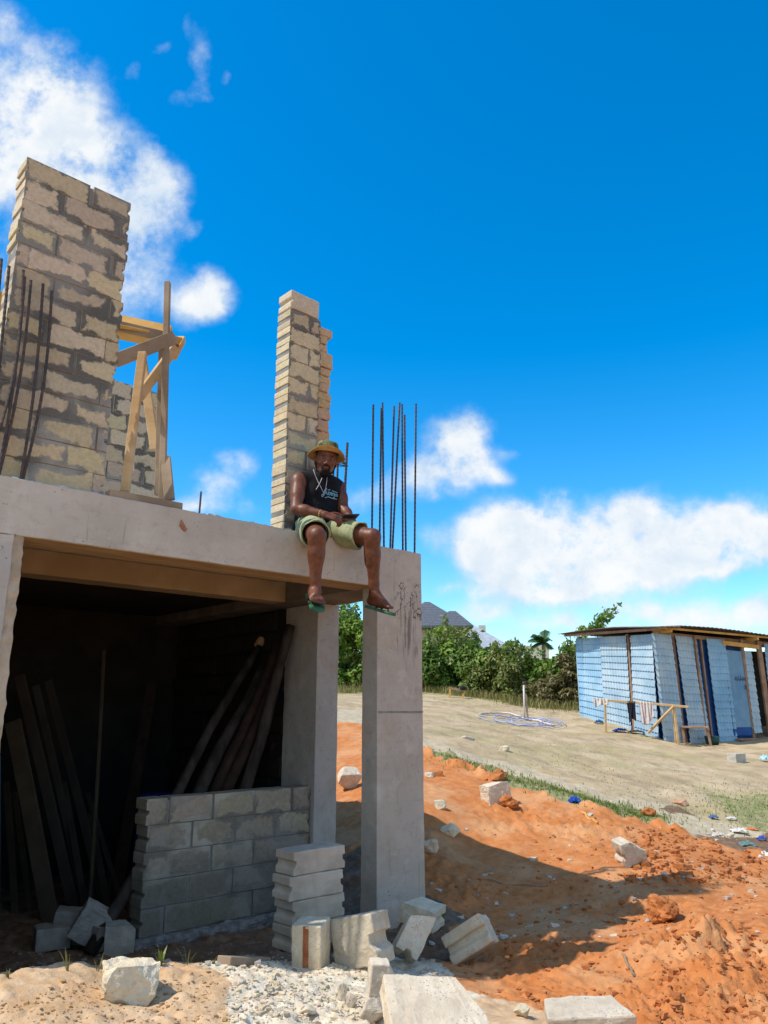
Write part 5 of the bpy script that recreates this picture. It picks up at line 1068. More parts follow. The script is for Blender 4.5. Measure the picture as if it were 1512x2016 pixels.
def post(wall, px, w_, mat=HP, out=-.05, top=0.05, name='post', up=0.0): 
    s = wall_at(px, wall); mb = MB(); mb.bar(P_h(wall, s, gz(wall, s, .1) + up, out), P_h(wall, s - .06 * (wall == 1), topz(wall, s) - top, out), w_, .06, (L1, R1)[wall]); return mb.build(name, mat, HUT, bevel=.005)
post(0, 1244, .11); post(1, 1345.5, .07, out=-.07); post(1, 1385, .06, out=.0); post(1, 1400, .05, out=-.06); post(1, 1477, .09, out=.02); post(1, 1512, .16, HP, .0); post(0, 1148, .06, out=-.07)
# door, little tiled jamb, dark opening
sA, sB = wall_at(1439, 1), wall_at(1476, 1); mb = MB(); mb.prism([P_h(1, sA, -.42, .03), P_h(1, sB, -.42, .03), P_h(1, sB - .08, 1.55, .03), P_h(1, sA - .08, 1.58, .03)], -nR * .03); dr_ = mb.build('door', DOORB, HUT, bevel=.004)
mb = MB(); mb.prism([P_h(1, sA, -.62, .028), P_h(1, sB, -.62, .028), P_h(1, sB, -.43, .028), P_h(1, sA, -.43, .028)], -nR * .03); mb.build('kick_board', TARP, dr_)
mb = MB(); c_ = P_h(1, sB - .12, .55, .06); mb.tube([c_, c_ + UP * .12], .012, 6); mb.build('handle', STEEL, dr_)
mb = MB()
for k in range(16): q0 = P_h(1, wall_at(1452 + k * 1.5, 1), .78 + .02 * math.sin(k * 1.7), .034); mb.bar(q0, q0 + UP * (.05 + .03 * (k % 3)), .018, .006, R1)
mb.build('worn_lettering', simple('faded_dark_paint', (.05, .09, .16), (.08, .13, .2), 20), dr_)
wpanel(1, 1476, 1491, TIN[1], .05, up=.2, top=.25); mb = MB(); sA, sB = wall_at(1440, 1), wall_at(1492, 1); mb.bar(P_h(1, sA, -.72, .12), P_h(1, sB, -.72, .12), .06, .2, (0, 0, 1)); mb.build('step', HP, HUT, bevel=.01)
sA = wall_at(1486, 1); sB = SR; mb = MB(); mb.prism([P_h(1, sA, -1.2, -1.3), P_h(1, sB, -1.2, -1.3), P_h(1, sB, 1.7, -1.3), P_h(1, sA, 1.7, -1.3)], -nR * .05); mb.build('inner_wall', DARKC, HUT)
wpanel(1, 1519, 1560, TIN[0], .02)
mb = MB(); mb.prism([P_h(1, SR, -1.2, 0), P_h(1, SR, -1.2, -4.0), P_h(1, SR, 1.7, -4.0), P_h(1, SR, 1.7, 0)], -R1 * .04); mb.prism([P_h(0, SL, -.9, 0), P_h(0, SL, -.9, 0) + R1 * 6.0, P_h(0, SL, 1.7, 0) + R1 * 6.0, P_h(0, SL, 1.7, 0)], -L1 * .04); mb.build('back_wall', TIN[1], HUT)
# roof of rusty sheets, beams under the eaves
ROOFM = simple('rusty_roof_sheet', (.07, .048, .04), (.15, .11, .09), 4, .75, .4, 20, space='World')
mb = MB(); nx, ny = 150, 14; vs = []
for i in range(nx + 1):
    for j in range(ny + 1):
        s = -.40 + (SR + .9) * i / nx; t_ = -.45 + (SL + .75) * j / ny; zz = 2.13 - .034 * max(s, 0) + .045 * t_ + .012 * math.cos(s * 2 * math.pi / .15) + .03 * math.sin(s * 1.3 + t_ * .9) - (.02 * abs(t_ - 1.4) if s < .3 else 0)
        vs.append(HB0 + R1 * s + L1 * t_ + UP * zz)
mb.add(vs, [(i * (ny + 1) + j, (i + 1) * (ny + 1) + j, (i + 1) * (ny + 1) + j + 1, i * (ny + 1) + j + 1) for i in range(nx) for j in range(ny)]); rf = mb.build('roof', ROOFM, HUT); md = rf.modifiers.new('thick', 'SOLIDIFY'); md.thickness = .012
for (a, b, w_, mt) in ((P_h(1, -.3, 2.05, .28), P_h(1, SR, 1.84, .28), .05, WOODY), (P_h(1, .0, 1.93, -.04), P_h(1, SR, 1.70, -.04), .10, HP), (P_h(0, -.3, 2.02, .22), P_h(0, SL + .2, 2.20, .22), .07, HP), (P_h(1, wall_at(1432, 1), 1.76, .06), P_h(1, wall_at(1505, 1), 1.68, .06), .11, WOODY)):
    timb = MB(); timb.bar(a, b, w_, .05, (0, 0, 1)); timb.build('roof_beam', mt, HUT, bevel=.004)
for s in (.05, 3.0): tb = MB(); tb.bar(P_h(1, s, 1.98 - .034 * s, -.3), P_h(1, s, 1.98 - .034 * s, .36), .09, .06, (0, 0, 1)); tb.build('rafter', WOODY, HUT)
# ------------------------------------------------------------------ rail with washing, bench, block, cloths on the ground
def gpt(px, py): g = hit(px, py); return np.array((g[0], g[1], H(g[0], g[1])))
rk = thing('drying_rail', 'crooked timber rail on posts carrying washing before the blue shack', 'rail', tuple(gpt(1340, 1464)))
def onY(px, py, Y): return atY(px, py, Y)
g1 = gpt(1192, 1434); Y1 = g1 @ CF - .7; g2 = gpt(1336, 1465); Y2 = g2 @ CF - .35; g1 = onY(1192, 1434, Y1); g2 = onY(1336, 1465, Y2); g1[2] = H(g1[0], g1[1]); g2[2] = H(g2[0], g2[1])
def rb(name, a, b, w_, mt=WOOD): mb = MB(); mb.bar(a, b, w_, .05, CR, 3, None, .01); return mb.build(name, mt, rk, bevel=.004)
ra_ = onY(1196, 1379, Y1); rb_ = onY(1356, 1392, Y2 - .1)
rb('rail', ra_, rb_, .055); rb('post', g1 - UP * .1, onY(1191, 1380, Y1), .055); rb('post', g2 - UP * .1, onY(1327, 1391, Y2), .055); rb('post', onY(1331, 1462, Y2 + .2) - UP * .1, onY(1326, 1394, Y2 + .05), .05)
rb('brace', onY(1276, 1443, lerp(Y1, Y2, .5)), onY(1327, 1390, Y2 - .06), .055)
def hung(name, px0, px1, topf, drop0, drop1, mat, label, seed=1, cat='cloth'):
    mb = MB(); n, m_ = 22, 16; vs = []; r = np.random.default_rng(seed); k0 = (px0 - 1196) / 160; k1 = (px1 - 1196) / 160
    for side in (1, -1):
        for i in range(n + 1):
            a = i / n; base = lerp(ra_, rb_, lerp(k0, k1, a)) + UP * .035
            for j in range(m_ + 1):
                c = j / m_; dp = (lerp(drop0, drop1, a) * (1 if side > 0 else .55)) * (1 + .12 * math.sin(a * 5 + seed))
                wob = .035 * math.sin(a * 13 + seed + c * 2) * c + .02 * math.sin(a * 27 + seed); shr = (1 - .25 * c * topf)
                vs.append(base + (lerp(ra_, rb_, .6) - ra_) / np.linalg.norm(ra_ - rb_) * ((a - .5) * (shr - 1) * (k1 - k0) * 1.6) - UP * dp * c - CF * side * (.035 + .02 * c + wob))
    N_ = (n + 1) * (m_ + 1); fs = []
    for s_ in (0, 1):
        for i in range(n):
            for j in range(m_): q0 = s_ * N_ + i * (m_ + 1) + j; fs.append((q0, q0 + m_ + 1, q0 + m_ + 2, q0 + 1))
    for i in range(n): fs.append((i * (m_ + 1), (i + 1) * (m_ + 1), N_ + (i + 1) * (m_ + 1), N_ + i * (m_ + 1)))
    mb.add(vs, fs); o = mb.build(name, mat, None, smooth=True); md = o.modifiers.new('thick', 'SOLIDIFY'); md.thickness = .008; return tag(o, label, cat)
WCL = cloth('off_white_cotton', (.50, .45, .42), (.60, .55, .52), 14); PCL = cloth('pale_pink_towel', (.50, .42, .41), (.60, .52, .50), 14); BCL = cloth('black_cloth', (.012, .013, .02), (.02, .02, .03), 14)
hung('cloth', 1168, 1197, .0, .22, .14, WCL, 'off white cloth bunched over the left end of the drying rail', 2); hung('garment', 1237, 1252, .3, .55, .42, BCL, 'black garment hanging in the middle of the drying rail', 3, 'garment'); hung('towel', 1260, 1286, .75, .62, .36, PCL, 'pale pink towel hanging right of the black garment', 5, 'towel')
rag('cloth', 1221, 1441, .20, .12, .09, BLUE, 'bright blue cloth on the sand under the drying rail', seed=3); rag('cloth', 1180, 1425, .14, .10, .11, cloth('dark_blue_cloth', (.012, .06, .16), (.02, .09, .22)), 'small dark blue bundle against the shack wall behind the rail post', seed=5); rag('cloth', 1252, 1443, .22, .12, .06, BCL, 'dark cloth heap right of the bright blue cloth', seed=6)
bn = thing('bench', 'low wooden bench standing before the shaded front of the shack', 'bench', tuple(gpt(1372, 1463)))
Yb = gpt(1372, 1463) @ CF - .55; ba, bb = onY(1341, 1431, Yb + .35), onY(1395, 1432, Yb + .15)
mb = MB(); mb.bar(ba, bb, .05, .26, (0, 0, 1)); mb.build('seat', HP, bn, bevel=.006)
for px_, dy in ((1344, .2), (1348, .45), (1392, .0), (1389, .3)): c_ = onY(px_, 1433, Yb + .1 + dy); mb = MB(); e_ = c_ + CR * (.06 if px_ > 1370 else .02); e_ = np.array((e_[0], e_[1], H(e_[0], e_[1]) - .05)); mb.bar(e_, c_, .05, .05, CR); mb.build('leg', HP, bn, bevel=.004)
mb = MB(); p_ = hit(1352, 1468); q_ = hit(1398, 1470); mb.bar(p_ + UP * .03, q_ + UP * .03, .03, .05, (0, 0, 1)); tag(mb.build('batten', WOODO, None), 'thin batten lying on the sand under the bench', 'batten')
mb = MB(); c_ = onY(1400, 1438, Yb + .3); mb.lathe([(0, 0), (.13, .0), (.17, .12), (.18, .22), (.165, .22), (.15, .03), (0, .03)], 20, Matrix.Translation(np.array((c_[0], c_[1], H(c_[0], c_[1])))))
tag(mb.build('basin', simple('dark_green_plastic', (.012, .05, .05), (.02, .07, .07), 8, .5, 0), None, smooth=True), 'dark green basin on the ground at the right end of the bench', 'basin')
bmx = block_mesh(.40, .2, .21, 'none'); gb = put_down('concrete_block', bmx, simple('grey_block_far', (.42, .40, .36), (.52, .50, .46), 7, .93, .4, tint=True), 1455, 1500, (0, 0, 38), 'single grey concrete block standing alone on the sandy field', 'block', back=.5)
rag('plastic_bag', 1506, 1498, .10, .1, .12, simple('pale_blue_film', (.30, .55, .68), (.4, .62, .74), 12, .4, .2), 'pale blue plastic bag on the field at the right frame edge', 'bag', seed=9)
# standpipe and hose
PVC = simple('grey_white_pvc', (.52, .48, .50), (.62, .58, .60), 8, .45, .1)
g = gpt(1033, 1418); Yp = g @ CF; sp = thing('standpipe', 'tall pale standpipe rising from the field beside the coiled hose', 'pipe', tuple(g))
mb = MB(); mb.tube([g - UP * .1, onY(1031, 1346, Yp)], .026, 10); mb.build('riser', PVC, sp, smooth=True); c_ = onY(1031, 1346, Yp); mb = MB(); mb.tube([c_ - UP * .03, c_ + UP * .05], .034, 10); mb.tube([c_ + UP * .03, c_ + UP * .03 + CR * .10], .025, 8); mb.build('tap', STEEL, sp, smooth=True)
mb = MB(); mb.bar(g + CR * .10 - UP * .1, g + CR * .05 + UP * .72, .05, .04, CR); mb.build('stake', WOODO, sp)
mb = MB(); pts = []; cx = gpt(1030, 1425); r = np.random.default_rng(3)
for k in range(0, 480):
    a = k * .068; lp = k * .068 / (2 * math.pi); rr = 1.0 + .42 * math.sin(lp * 2.3) + .12 * math.sin(a * 1.0 + lp * 5); off = CR * (.25 * math.sin(lp * 1.7)) + CF * (.2 * math.cos(lp * 1.3))
    p = cx + off + CR * rr * .72 * math.cos(a) + CF * rr * .75 * math.sin(a); pts.append(p)
pts = np.array(pts); zz = ground_full(pts[:, 0], pts[:, 1]); pts[:, 2] = zz + .03 + .035 * np.abs(np.sin(np.arange(len(pts)) * .21))
mb.tube(list(pts), .011, 6); tag(mb.build('hose', simple('pale_blue_hose', (.28, .33, .52), (.38, .42, .58), 6, .5, 0), None, smooth=True), 'pale blue hose lying in wide coils around the standpipe', 'hose')
mb = MB(); pts = np.array([lerp(gpt(945, 1409), gpt(1090, 1432), k) + CF * 1.5 * math.sin(k * math.pi) for k in np.linspace(0, 1, 40)]); pts[:, 2] = ground_full(pts[:, 0], pts[:, 1]) + .04; mb.tube(list(pts), .024, 6); tag(mb.build('hose', simple('pinkish_white_hose', (.55, .48, .48), (.62, .55, .55), 6, .5, 0), None, smooth=True), 'thick pinkish white hose looping behind the blue coils', 'hose')
# sawhorse near the bushes
sh_ = thing('sawhorse', 'small crooked sawhorse of sticks in front of the bushes', 'sawhorse', tuple(gpt(898, 1374))); Ys = gpt(898, 1374) @ CF
for nm, a, b, w_, mt in (('beam', (884, 1354), (914, 1360), .07, WOODO), ('leg', (885, 1376), (886, 1352), .06, WOODY), ('leg', (907, 1381), (915, 1361), .06, WOODY)): mb = MB(); mb.bar(onY(*a, Ys), onY(*b, Ys), w_, .06, CR); mb.build(nm, mt, sh_)
c_ = onY(911, 1357, Ys); mb = MB(); mb.lathe([(0, 0), (.09, 0), (.1, .06), (.08, .13), (0, .14)], 12, Matrix.Translation(c_ - UP * .02)); tag(mb.build('bucket', BCL, None, smooth=True), 'small black bucket resting on the sawhorse', 'bucket')
rag('cloth', 891, 1356, .12, .1, .05, simple('salmon_cloth', (.55, .25, .16), (.65, .35, .25), 9), 'salmon scrap lying by the sawhorse top', seed=4); 
# ------------------------------------------------------------------ bushes, palm, grasses
def leafmat(name, c1, c2, c3):
    m, t, b = principled(name, .5, .35); at = t.new('ShaderNodeAttribute', attribute_name='tint'); s = t.new('ShaderNodeSeparateColor'); t.l.new(at.outputs['Color'], s.inputs[0])
    col = t.mix(s.outputs[0], c1, c2); col = t.mix(t.ramp(s.outputs[1], .86, .95), col, c3); t.l.new(col, b.inputs['Base Color'])
    tr = t.new('ShaderNodeBsdfTranslucent'); t.l.new(t.mix(.5, col, (.16, .24, .02)), tr.inputs[0]); mx = t.new('ShaderNodeMixShader'); mx.inputs[0].default_value = .3
    t.l.new(b.outputs[0], mx.inputs[1]); t.l.new(tr.outputs[0], mx.inputs[2]); t.l.new(mx.outputs[0], t.n['Material Output'].inputs[0]); return m
LEAF = [leafmat('deep_green_leaves', (.045, .10, .013), (.13, .23, .03), (.23, .28, .055)), leafmat('fresh_green_leaves', (.09, .18, .018), (.21, .34, .04), (.30, .36, .07)), leafmat('olive_leaves', (.09, .125, .022), (.20, .24, .05), (.28, .26, .09)), leafmat('dry_vine_leaves', (.10, .08, .03), (.20, .17, .06), (.26, .21, .09))]
STEM = simple('brown_stem', (.09, .06, .04), (.16, .12, .08), 9, .9, .4)
def leaves(r, cen, nrm, size, elong=1.7):
    """many small folded leaves as arrays"""
    n = len(cen); t = r.normal(size=(n, 3)); t -= nrm * (t * nrm).sum(1)[:, None]; t /= np.linalg.norm(t, axis=1)[:, None] + 1e-9; b = np.cross(nrm, t); s = size[:, None]
    droop = -.25 * s * UP
    P = np.stack([cen - t * s * elong * .5, cen + b * s * .42 + nrm * s * .10, cen + t * s * elong * .5 + droop, cen - b * s * .42 + nrm * s * .10], 1)
    return P
def mesh_from(name, P, tint, mat, parent, off):
    n = len(P); me = bpy.data.meshes.new(name); me.vertices.add(n * 4); me.vertices.foreach_set('co', (P.reshape(-1, 3) - off).astype('f').ravel())
    me.loops.add(n * 4); me.loops.foreach_set('vertex_index', np.arange(n * 4).astype('i')); me.polygons.add(n); me.polygons.foreach_set('loop_start', (np.arange(n) * 4).astype('i')); me.update(calc_edges=True)
    at = me.color_attributes.new('tint', 'FLOAT_COLOR', 'POINT'); C = np.ones((n * 4, 4), 'f'); C[:, :3] = np.repeat(tint, 4, 0); at.data.foreach_set('color', C.ravel())
    return link(name, me, mat, parent)
def shrub(px, py, Y, hgt, wid, mat, label, seed, n=3800, leaf=.10, group='bushes along the field edge', sprigs=3, name='bush', dens=1.0, lean=0.0):
    r = np.random.default_rng(seed); g = atY(px, py, Y); g[2] = H(g[0], g[1]) - .05; root = thing(name, label, 'bush', tuple(g), 0, group)
    K = int(11 * dens) + 6; cc = []; 
    for k in range(K):
        a = r.uniform(0, 6.283); q = math.sqrt(r.random()); zz = r.uniform(.12, .95); prof = (1 - .55 * zz ** 2) * (.75 + .25 * min(1, zz * 4))
        cc.append((g + CR * (math.cos(a) * q * wid * .5 * prof + lean * zz) + CF * math.sin(a) * q * wid * .35 * prof + UP * hgt * zz * .86, wid * r.uniform(.13, .24)))
    w_ = np.array([c[1] ** 2 for c in cc]); pick = r.choice(K, n, p=w_ / w_.sum()); C = np.array([c[0] for c in cc])[pick]; R_ = np.array([c[1] for c in cc])[pick]
    d_ = r.normal(size=(n, 3)); d_[:, 2] += .25; d_ /= np.linalg.norm(d_, axis=1)[:, None]; rr = R_ * (.55 + .5 * r.random(n) ** .6); cen = C + d_ * rr[:, None] * np.array((1, 1, .85))
    cen[:, 2] = np.maximum(cen[:, 2], g[2] + .08); nr = d_ * .7 + r.normal(size=(n, 3)) * .45 + np.array((-.2, 0, .5)); nr /= np.linalg.norm(nr, axis=1)[:, None]; sz = leaf * r.uniform(.6, 1.35, n)
    ck = r.uniform(0, 1, K)[pick]; tint = np.stack([np.clip(.55 * ck + .45 * r.random(n), 0, 1), r.random(n), r.random(n)], 1)
    Ps = [leaves(r, cen, nr, sz)]; Ts = [tint]; st = MB()
    for k in range(sprigs):                                 # loose shoots above the crown
        b0 = C[r.integers(n)] ; b0 = g + (b0 - g) * np.array((1, 1, 0)) + UP * hgt * .75; tip = b0 + UP * hgt * r.uniform(.28, .48) + CR * r.uniform(-.35, .35); pts = [lerp(b0, tip, q) + CR * .08 * math.sin(q * 3 + k) for q in np.linspace(0, 1, 6)]; st.tube(pts, [.014, .012, .01, .009, .007, .005], 5)
        m_ = 26; q = r.uniform(.25, 1.05, m_); c2 = b0 + (tip - b0) * q[:, None] + r.normal(size=(m_, 3)) * .09; n2 = r.normal(size=(m_, 3)) + UP * .6; n2 /= np.linalg.norm(n2, axis=1)[:, None]; Ps.append(leaves(r, c2, n2, leaf * r.uniform(.7, 1.3, m_))); Ts.append(np.stack([r.uniform(.3, 1, m_), r.random(m_), r.random(m_)], 1))
    P = np.concatenate(Ps); mesh_from('foliage', P, np.concatenate(Ts), mat, root, g)
    for k in range(min(K, 9)):
        e = cc[k][0]; a = g + CR * r.uniform(-.12, .12) * wid * .4 + CF * r.uniform(-.1, .1) - UP * .1; m0 = lerp(a, e, .5) + CR * r.uniform(-.1, .1) - (e - a) * np.array((.3, .3, 0)) * .5; st.tube([a, m0, e], [.035, .022, .01], 6)
    st.build('stems', STEM, root); return root
BU = [(610, 1352, 31, 3.6, 3.4, 1, 'tall feathery bush seen between the two columns', 3), (700, 1358, 30.5, 3.3, 2.6, 1, 'bright bush with drooping shoots just left of the front column', 3), (668, 1350, 34, 3.8, 3.2, 0, 'dark tall bush behind the feathery ones', 3),
      (752, 1352, 31.5, 3.0, 2.8, 0, 'dense bush hidden behind the front column', 2), (845, 1356, 30.5, 2.75, 2.4, 0, 'dark dense bush touching the right edge of the column', 3), (885, 1360, 31, 2.85, 2.0, 1, 'light green bush below the grey roof', 4), (925, 1362, 30, 2.55, 2.2, 0, 'rounded deep green bush right of the roof corner', 2), (905, 1352, 35, 3.4, 3.2, 2, 'olive bush standing behind under the hill house', 2),
      (962, 1366, 29.5, 2.3, 1.9, 1, 'fresh green bush in the middle of the row', 2), (1000, 1372, 28.5, 2.3, 1.8, 2, 'olive bush with tall bare shoots above the standpipe', 6), (985, 1362, 33, 2.7, 2.6, 0, 'dark bush behind the tall shoots', 2), (1042, 1362, 30, 2.0, 1.9, 0, 'low dark bush to the right of the standpipe', 2), (1070, 1372, 28.5, 1.95, 1.9, 1, 'green bush under the small palm', 2),
      (1098, 1374, 27.5, 2.2, 1.7, 0, 'dark leafy bush left of the dry creeper', 2), (1125, 1372, 28, 2.6, 1.8, 2, 'olive bush crowding the far corner of the shack', 4), (1160, 1368, 31, 2.9, 2.4, 1, 'green bush behind the shack roof corner', 3)]
for i, (px, py, Y, h_, w_, mt, lb, sp_) in enumerate(BU): shrub(px, py, Y, h_ * (.76 if px > 760 else .95), w_, LEAF[mt], lb, 100 + i, 4200 if Y < 32 else 3000, .115, sprigs=sp_)
shrub(1122, 1388, 26.2, 2.1, 1.15, LEAF[3], 'dry brownish creeper mass beside the shack wall', 201, 3600, .075, sprigs=1, name='creeper', dens=1.4)
shrub(1010, 1384, 27.2, 1.35, 1.2, LEAF[2], 'low yellowish weed clump at the foot of the bare shoots', 202, 1700, .08, sprigs=2); shrub(1075, 1386, 26.6, .95, 1.7, LEAF[3], 'low dry brush on the bank left of the creeper', 203, 1800, .07, sprigs=1); shrub(960, 1374, 28.4, 1.1, 1.6, LEAF[2], 'low olive weeds in front of the bush row', 204, 1700, .08, sprigs=2)
# slim sapling showing above the shack roof
g = atY(1165, 1372, 29); g[2] = H(g[0], g[1]) - .05; sap = thing('sapling', 'slim sapling with sparse leaves rising above the shack roof', 'tree', tuple(g)); r = np.random.default_rng(77); st = MB(); Ps = []; T_ = atY(1178, 1240, 29)
st.tube([g, lerp(g, T_, .6), T_], [.05, .035, .02], 7)
for (px_, py_) in ((1218, 1189), (1196, 1200), (1190, 1216), (1210, 1200), (1176, 1212), (1155, 1236), (1140, 1240), (1168, 1228), (1188, 1232)):
    e = atY(px_, py_, 29 + r.uniform(-.4, .4)); st.tube([T_, lerp(T_, e, .6) + UP * .05, e], [.016, .011, .005], 5); m_ = 30 if px_ != 1218 else 16; q = r.uniform(.35, 1.04, m_); c2 = T_ + (e - T_) * q[:, None] + r.normal(size=(m_, 3)) * .085; n2 = r.normal(size=(m_, 3)) + UP * .5; n2 /= np.linalg.norm(n2, axis=1)[:, None]; Ps.append(leaves(r, c2, n2, .12 * r.uniform(.7, 1.3, m_)))
P = np.concatenate(Ps); st.build('trunk', STEM, sap); mesh_from('crown', P, r.random((len(P), 3)), LEAF[1], sap, g)
# small palm far behind
g = atY(1066, 1340, 42); g[2] = H(g[0], g[1]) - .1; pm = thing('palm_tree', 'small coconut palm with wind blown fronds behind the bushes', 'palm', tuple(g)); T_ = atY(1070, 1268, 42); st = MB(); st.tube([g, lerp(g, T_, .5) + CR * .08, T_], [.14, .11, .10], 10); st.build('trunk', simple('grey_palm_bark', (.16, .13, .1), (.25, .21, .17), 9), pm)
PM = leafmat('palm_green', (.03, .09, .03), (.06, .15, .05), (.06, .12, .04)); ends = [(1040, 1262), (1048, 1250), (1058, 1252), (1073, 1240), (1082, 1258), (1088, 1278), (1042, 1280)]
for k, (px_, py_) in enumerate(ends):
    e = atY(px_, py_, 42 + r.uniform(-.6, .6)); mid = lerp(T_, e, .55) + UP * .35; pts = [T_ * (1 - q) ** 2 + mid * 2 * q * (1 - q) + e * q * q for q in np.linspace(0, 1, 16)]; mb = MB(); mb.tube(pts, .022, 5, col=(.3, .2, .5))
    for j in range(1, 16):
        t_ = unit(pts[j] - pts[j - 1]); s_ = unit(np.cross(t_, UP)); L_ = .52 * math.sin(math.pi * (.12 + .84 * j / 16))
        for sg in (-1, 1):
            for o_ in (0, .5): c_ = lerp(pts[j - 1], pts[j], o_); tip = c_ + s_ * sg * L_ * .75 + t_ * L_ * .45 - UP * L_ * .45; mb.add([c_ - t_ * .03, c_ + t_ * .03, tip], [(0, 1, 2)], (r.random(), r.random() * .8, .5))
    mb.build('frond', PM, pm, fix=False)
# grasses: uncountable
GR = leafmat('dry_grass_blades', (.16, .15, .045), (.30, .26, .09), (.36, .30, .13)); GG = leafmat('green_grass_blades', (.11, .17, .03), (.20, .26, .06), (.26, .24, .07))
def grass(name, mat, n, sampler, hmin, hmax, wd, seed):
    r = np.random.default_rng(seed); P = sampler(r, n); n = len(P); z = ground_full(P[:, 0], P[:, 1]); b0 = np.stack([P[:, 0], P[:, 1], z - .01], 1); an = r.uniform(0, 6.283, n); d_ = np.stack([np.cos(an), np.sin(an), np.zeros(n)], 1); h_ = (hmin + (hmax - hmin) * r.random(n) ** 1.8)[:, None]; w_ = wd * (.6 + .8 * r.random((n, 1))); bend = d_[:, [1, 0, 2]] * np.array((-1, 1, 0)) * h_ * r.uniform(-.5, .5, (n, 1))
    Q = np.stack([b0 - d_ * w_, b0 + d_ * w_, b0 + bend * .5 + UP * h_ * .65 + d_ * w_ * .6, b0 + bend + UP * h_], 1); o = mesh_from(name, Q, r.random((n, 3)), mat, None, np.zeros(3)); return tag(o, kind='stuff')
def along(poly, spread, Yspread=0.0):
    pts = np.array([hit(*p)[:2] for p in poly])
    def f(r, n):
        k = r.uniform(0, len(pts) - 1.001, n); i = k.astype(int); q = (k - i)[:, None]; b = pts[i] * (1 - q) + pts[i + 1] * q; cl = r.normal(size=(n // 12 + 1, 2)) * spread; return b + cl[r.integers(0, len(cl), n)] * .8 + r.normal(size=(n, 2)) * spread * .35
    return f
grass('grass_strip', GG, 4200, along([(885, 1492), (935, 1508), (985, 1523), (1040, 1540), (1100, 1558), (1150, 1573), (1200, 1586), (1255, 1600), (1300, 1610)], .25), .015, .075, .007, 1)
grass('grass_corner', GG, 1600, along([(1400, 1622), (1460, 1600), (1500, 1590), (1512, 1560)], .5), .012, .06, .007, 2)
grass('dry_grass', GR, 8000, along([(600, 1360), (700, 1362), (830, 1358), (870, 1364), (940, 1372), (1000, 1380), (1060, 1392), (1135, 1398)], .5), .03, .34, .010, 3)
grass('field_tufts', GR, 3200, along([(840, 1400), (930, 1440), (1010, 1480), (1100, 1510), (1200, 1545), (1330, 1575), (1480, 1560), (1400, 1530), (1250, 1500), (1120, 1460), (1010, 1395), (880, 1385)], .7), .008, .038, .007, 4)
grass('field_greens', GG, 1800, along([(840, 1376), (920, 1385), (1000, 1398), (1080, 1402), (1040, 1440), (1100, 1480), (1300, 1560), (1420, 1560)], .6), .01, .045, .007, 5)
def weed(px, py, n, hgt, mat, label, seed, wd=.006):
    g = hit(px, py); g[2] = H(g[0], g[1]) - .01; r = np.random.default_rng(seed); mb = MB()
    for k in range(n):
        a = r.uniform(0, 6.283); h_ = hgt * r.uniform(.5, 1); e = g + np.array((math.cos(a), math.sin(a), 0)) * h_ * r.uniform(.1, .7) + UP * h_; m_ = lerp(g, e, .5) + UP * h_ * .12; s_ = np.array((-math.sin(a), math.cos(a), 0)) * wd; mb.add([g - s_, g + s_, m_ + s_, m_ - s_, e], [(0, 1, 2, 3), (3, 2, 4)], (r.random(), r.random() * .8, .5))
    return tag(mb.build('weed', mat, None, fix=False), label, 'plant')
weed(315, 1905, 12, .10, GG, 'small green weed on the crest of the mound', 1, .008); weed(133, 1918, 5, .14, GR, 'dry stalks at the left part of the mound crest', 2, .003); weed(192, 1920, 6, .10, GR, 'dry grass wisp behind the big chipped block', 3, .003); weed(368, 1902, 5, .12, GR, 'dry stalk pair right of the small green weed', 4, .003); weed(420, 1905, 7, .06, GR, 'short dry tuft at the edge of the rubble', 5, .004); weed(15, 1930, 8, .05, GR, 'dry tuft at the left edge of the mound', 6, .004); weed(866, 1832, 30, .16, GG, 'dark weeds growing in the shade at the column foot', 7, .01)
# ------------------------------------------------------------------ house on the hill
HH = atY(930, 1300, 70); HH[2] = float(base_h(np.array([HH[0]]), np.array([HH[1]]))[0]) - .5
hs_ = thing('hill_house', 'large house with steep grey tiled roof on the hill behind the bushes', 'house', tuple(HH))
m, t, b = principled('grey_roof_tile', .7, .3); p = coord(t, 'World'); sz_ = t.new('ShaderNodeSeparateXYZ'); t.l.new(p, sz_.inputs[0]); rowz = t.math('FRACT', t.math('MULTIPLY', sz_.outputs[2], 3.4)); n = t.noise(p, 6, 4); c = t.mix(t.ramp(n, .3, .7), (.075, .085, .10), (.125, .135, .155)); t.l.new(t.mix(t.ramp(rowz, .16, .05), c, (.045, .05, .058)), b.inputs['Base Color']); TILE = m
METAL = simple('light_metal_roof', (.30, .34, .38), (.40, .44, .48), 3, .5, .1); WALLH = simple('cream_wall', (.55, .50, .42), (.62, .57, .5), 3, .9, .1)
def P7(px, py, Y): return atY(px, py, Y)
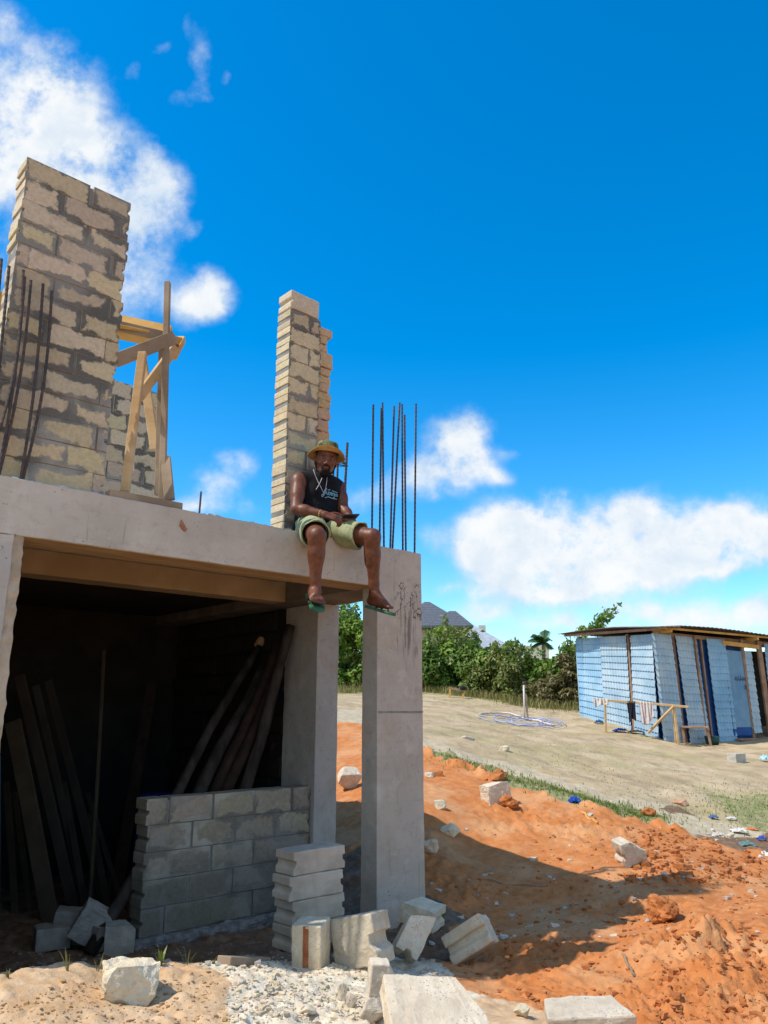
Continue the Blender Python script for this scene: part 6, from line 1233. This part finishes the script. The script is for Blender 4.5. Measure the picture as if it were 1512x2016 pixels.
def hip(name, left, right, apexL, apexR, Y, depth, mat, parent):
    a, b_ = P7(*left, Y), P7(*right, Y); e0, e1 = P7(*apexL, Y + depth * .5), P7(*apexR, Y + depth * .5); zb = min(a[2], b_[2]); a[2] = b_[2] = zb; c_ = b_ + CF * depth; d_ = a + CF * depth
    mb = MB(); mb.add([a, b_, c_, d_, e0, e1, a - UP * .18, b_ - UP * .18, c_ - UP * .18, d_ - UP * .18], [(0, 1, 5, 4), (1, 2, 5), (2, 3, 4, 5), (3, 0, 4), (6, 7, 1, 0), (7, 8, 2, 1), (8, 9, 3, 2), (9, 6, 0, 3), (9, 8, 7, 6)]); return mb.build(name, mat, parent)
hip('roof', (760, 1232), (926, 1229), (836, 1185), (846, 1185), 66, 11, TILE, hs_); hip('roof', (850, 1231), (932, 1229), (884, 1203), (897, 1203), 64.5, 8, TILE, hs_)
hip('low_roof', (905, 1282), (1024, 1276), (915, 1226), (926, 1227), 69, 9, METAL, hs_)
def wallbox(name, l, r_, bot, Y, dep, mat): 
    a, b_ = P7(*l, Y), P7(*r_, Y); z1 = max(a[2], b_[2]); a[2] = b_[2] = HH[2] - .5; mb = MB(); mb.prism([a, b_, b_ + CF * dep, a + CF * dep], UP * (z1 - a[2])); return mb.build(name, mat, hs_)
wl = wallbox('wall', (775, 1233), (915, 1233), 0, 67.5, 8, WALLH); wallbox('wall', (925, 1279), (1010, 1279), 0, 70.5, 6, WALLH); wallbox('chimney', (943, 1231), (956, 1231), 0, 74, 1.2, WALLH)
for px_ in (868, 888): 
    mb = MB(); a, b_ = P7(px_ - 5, 1250, 67.45), P7(px_ + 5, 1250, 67.45); mb.prism([a, b_, b_ + UP * .9, a + UP * .9], -CF * .05); mb.build('window', simple('dark_pane', (.03, .035, .04), (.04, .045, .05), 3, .2, 0), wl)
mb = MB(); a = P7(1030, 1290, 72); a[2] = HH[2]; mb.prism([a, a + CR * 2.4, a + CR * 2.4 + CF * 3, a + CF * 3], UP * (P7(1030, 1271, 72)[2] - HH[2])); tag(mb.build('outbuilding', WALLH, None), 'small flat roofed cream outbuilding far right of the hill house', 'building')
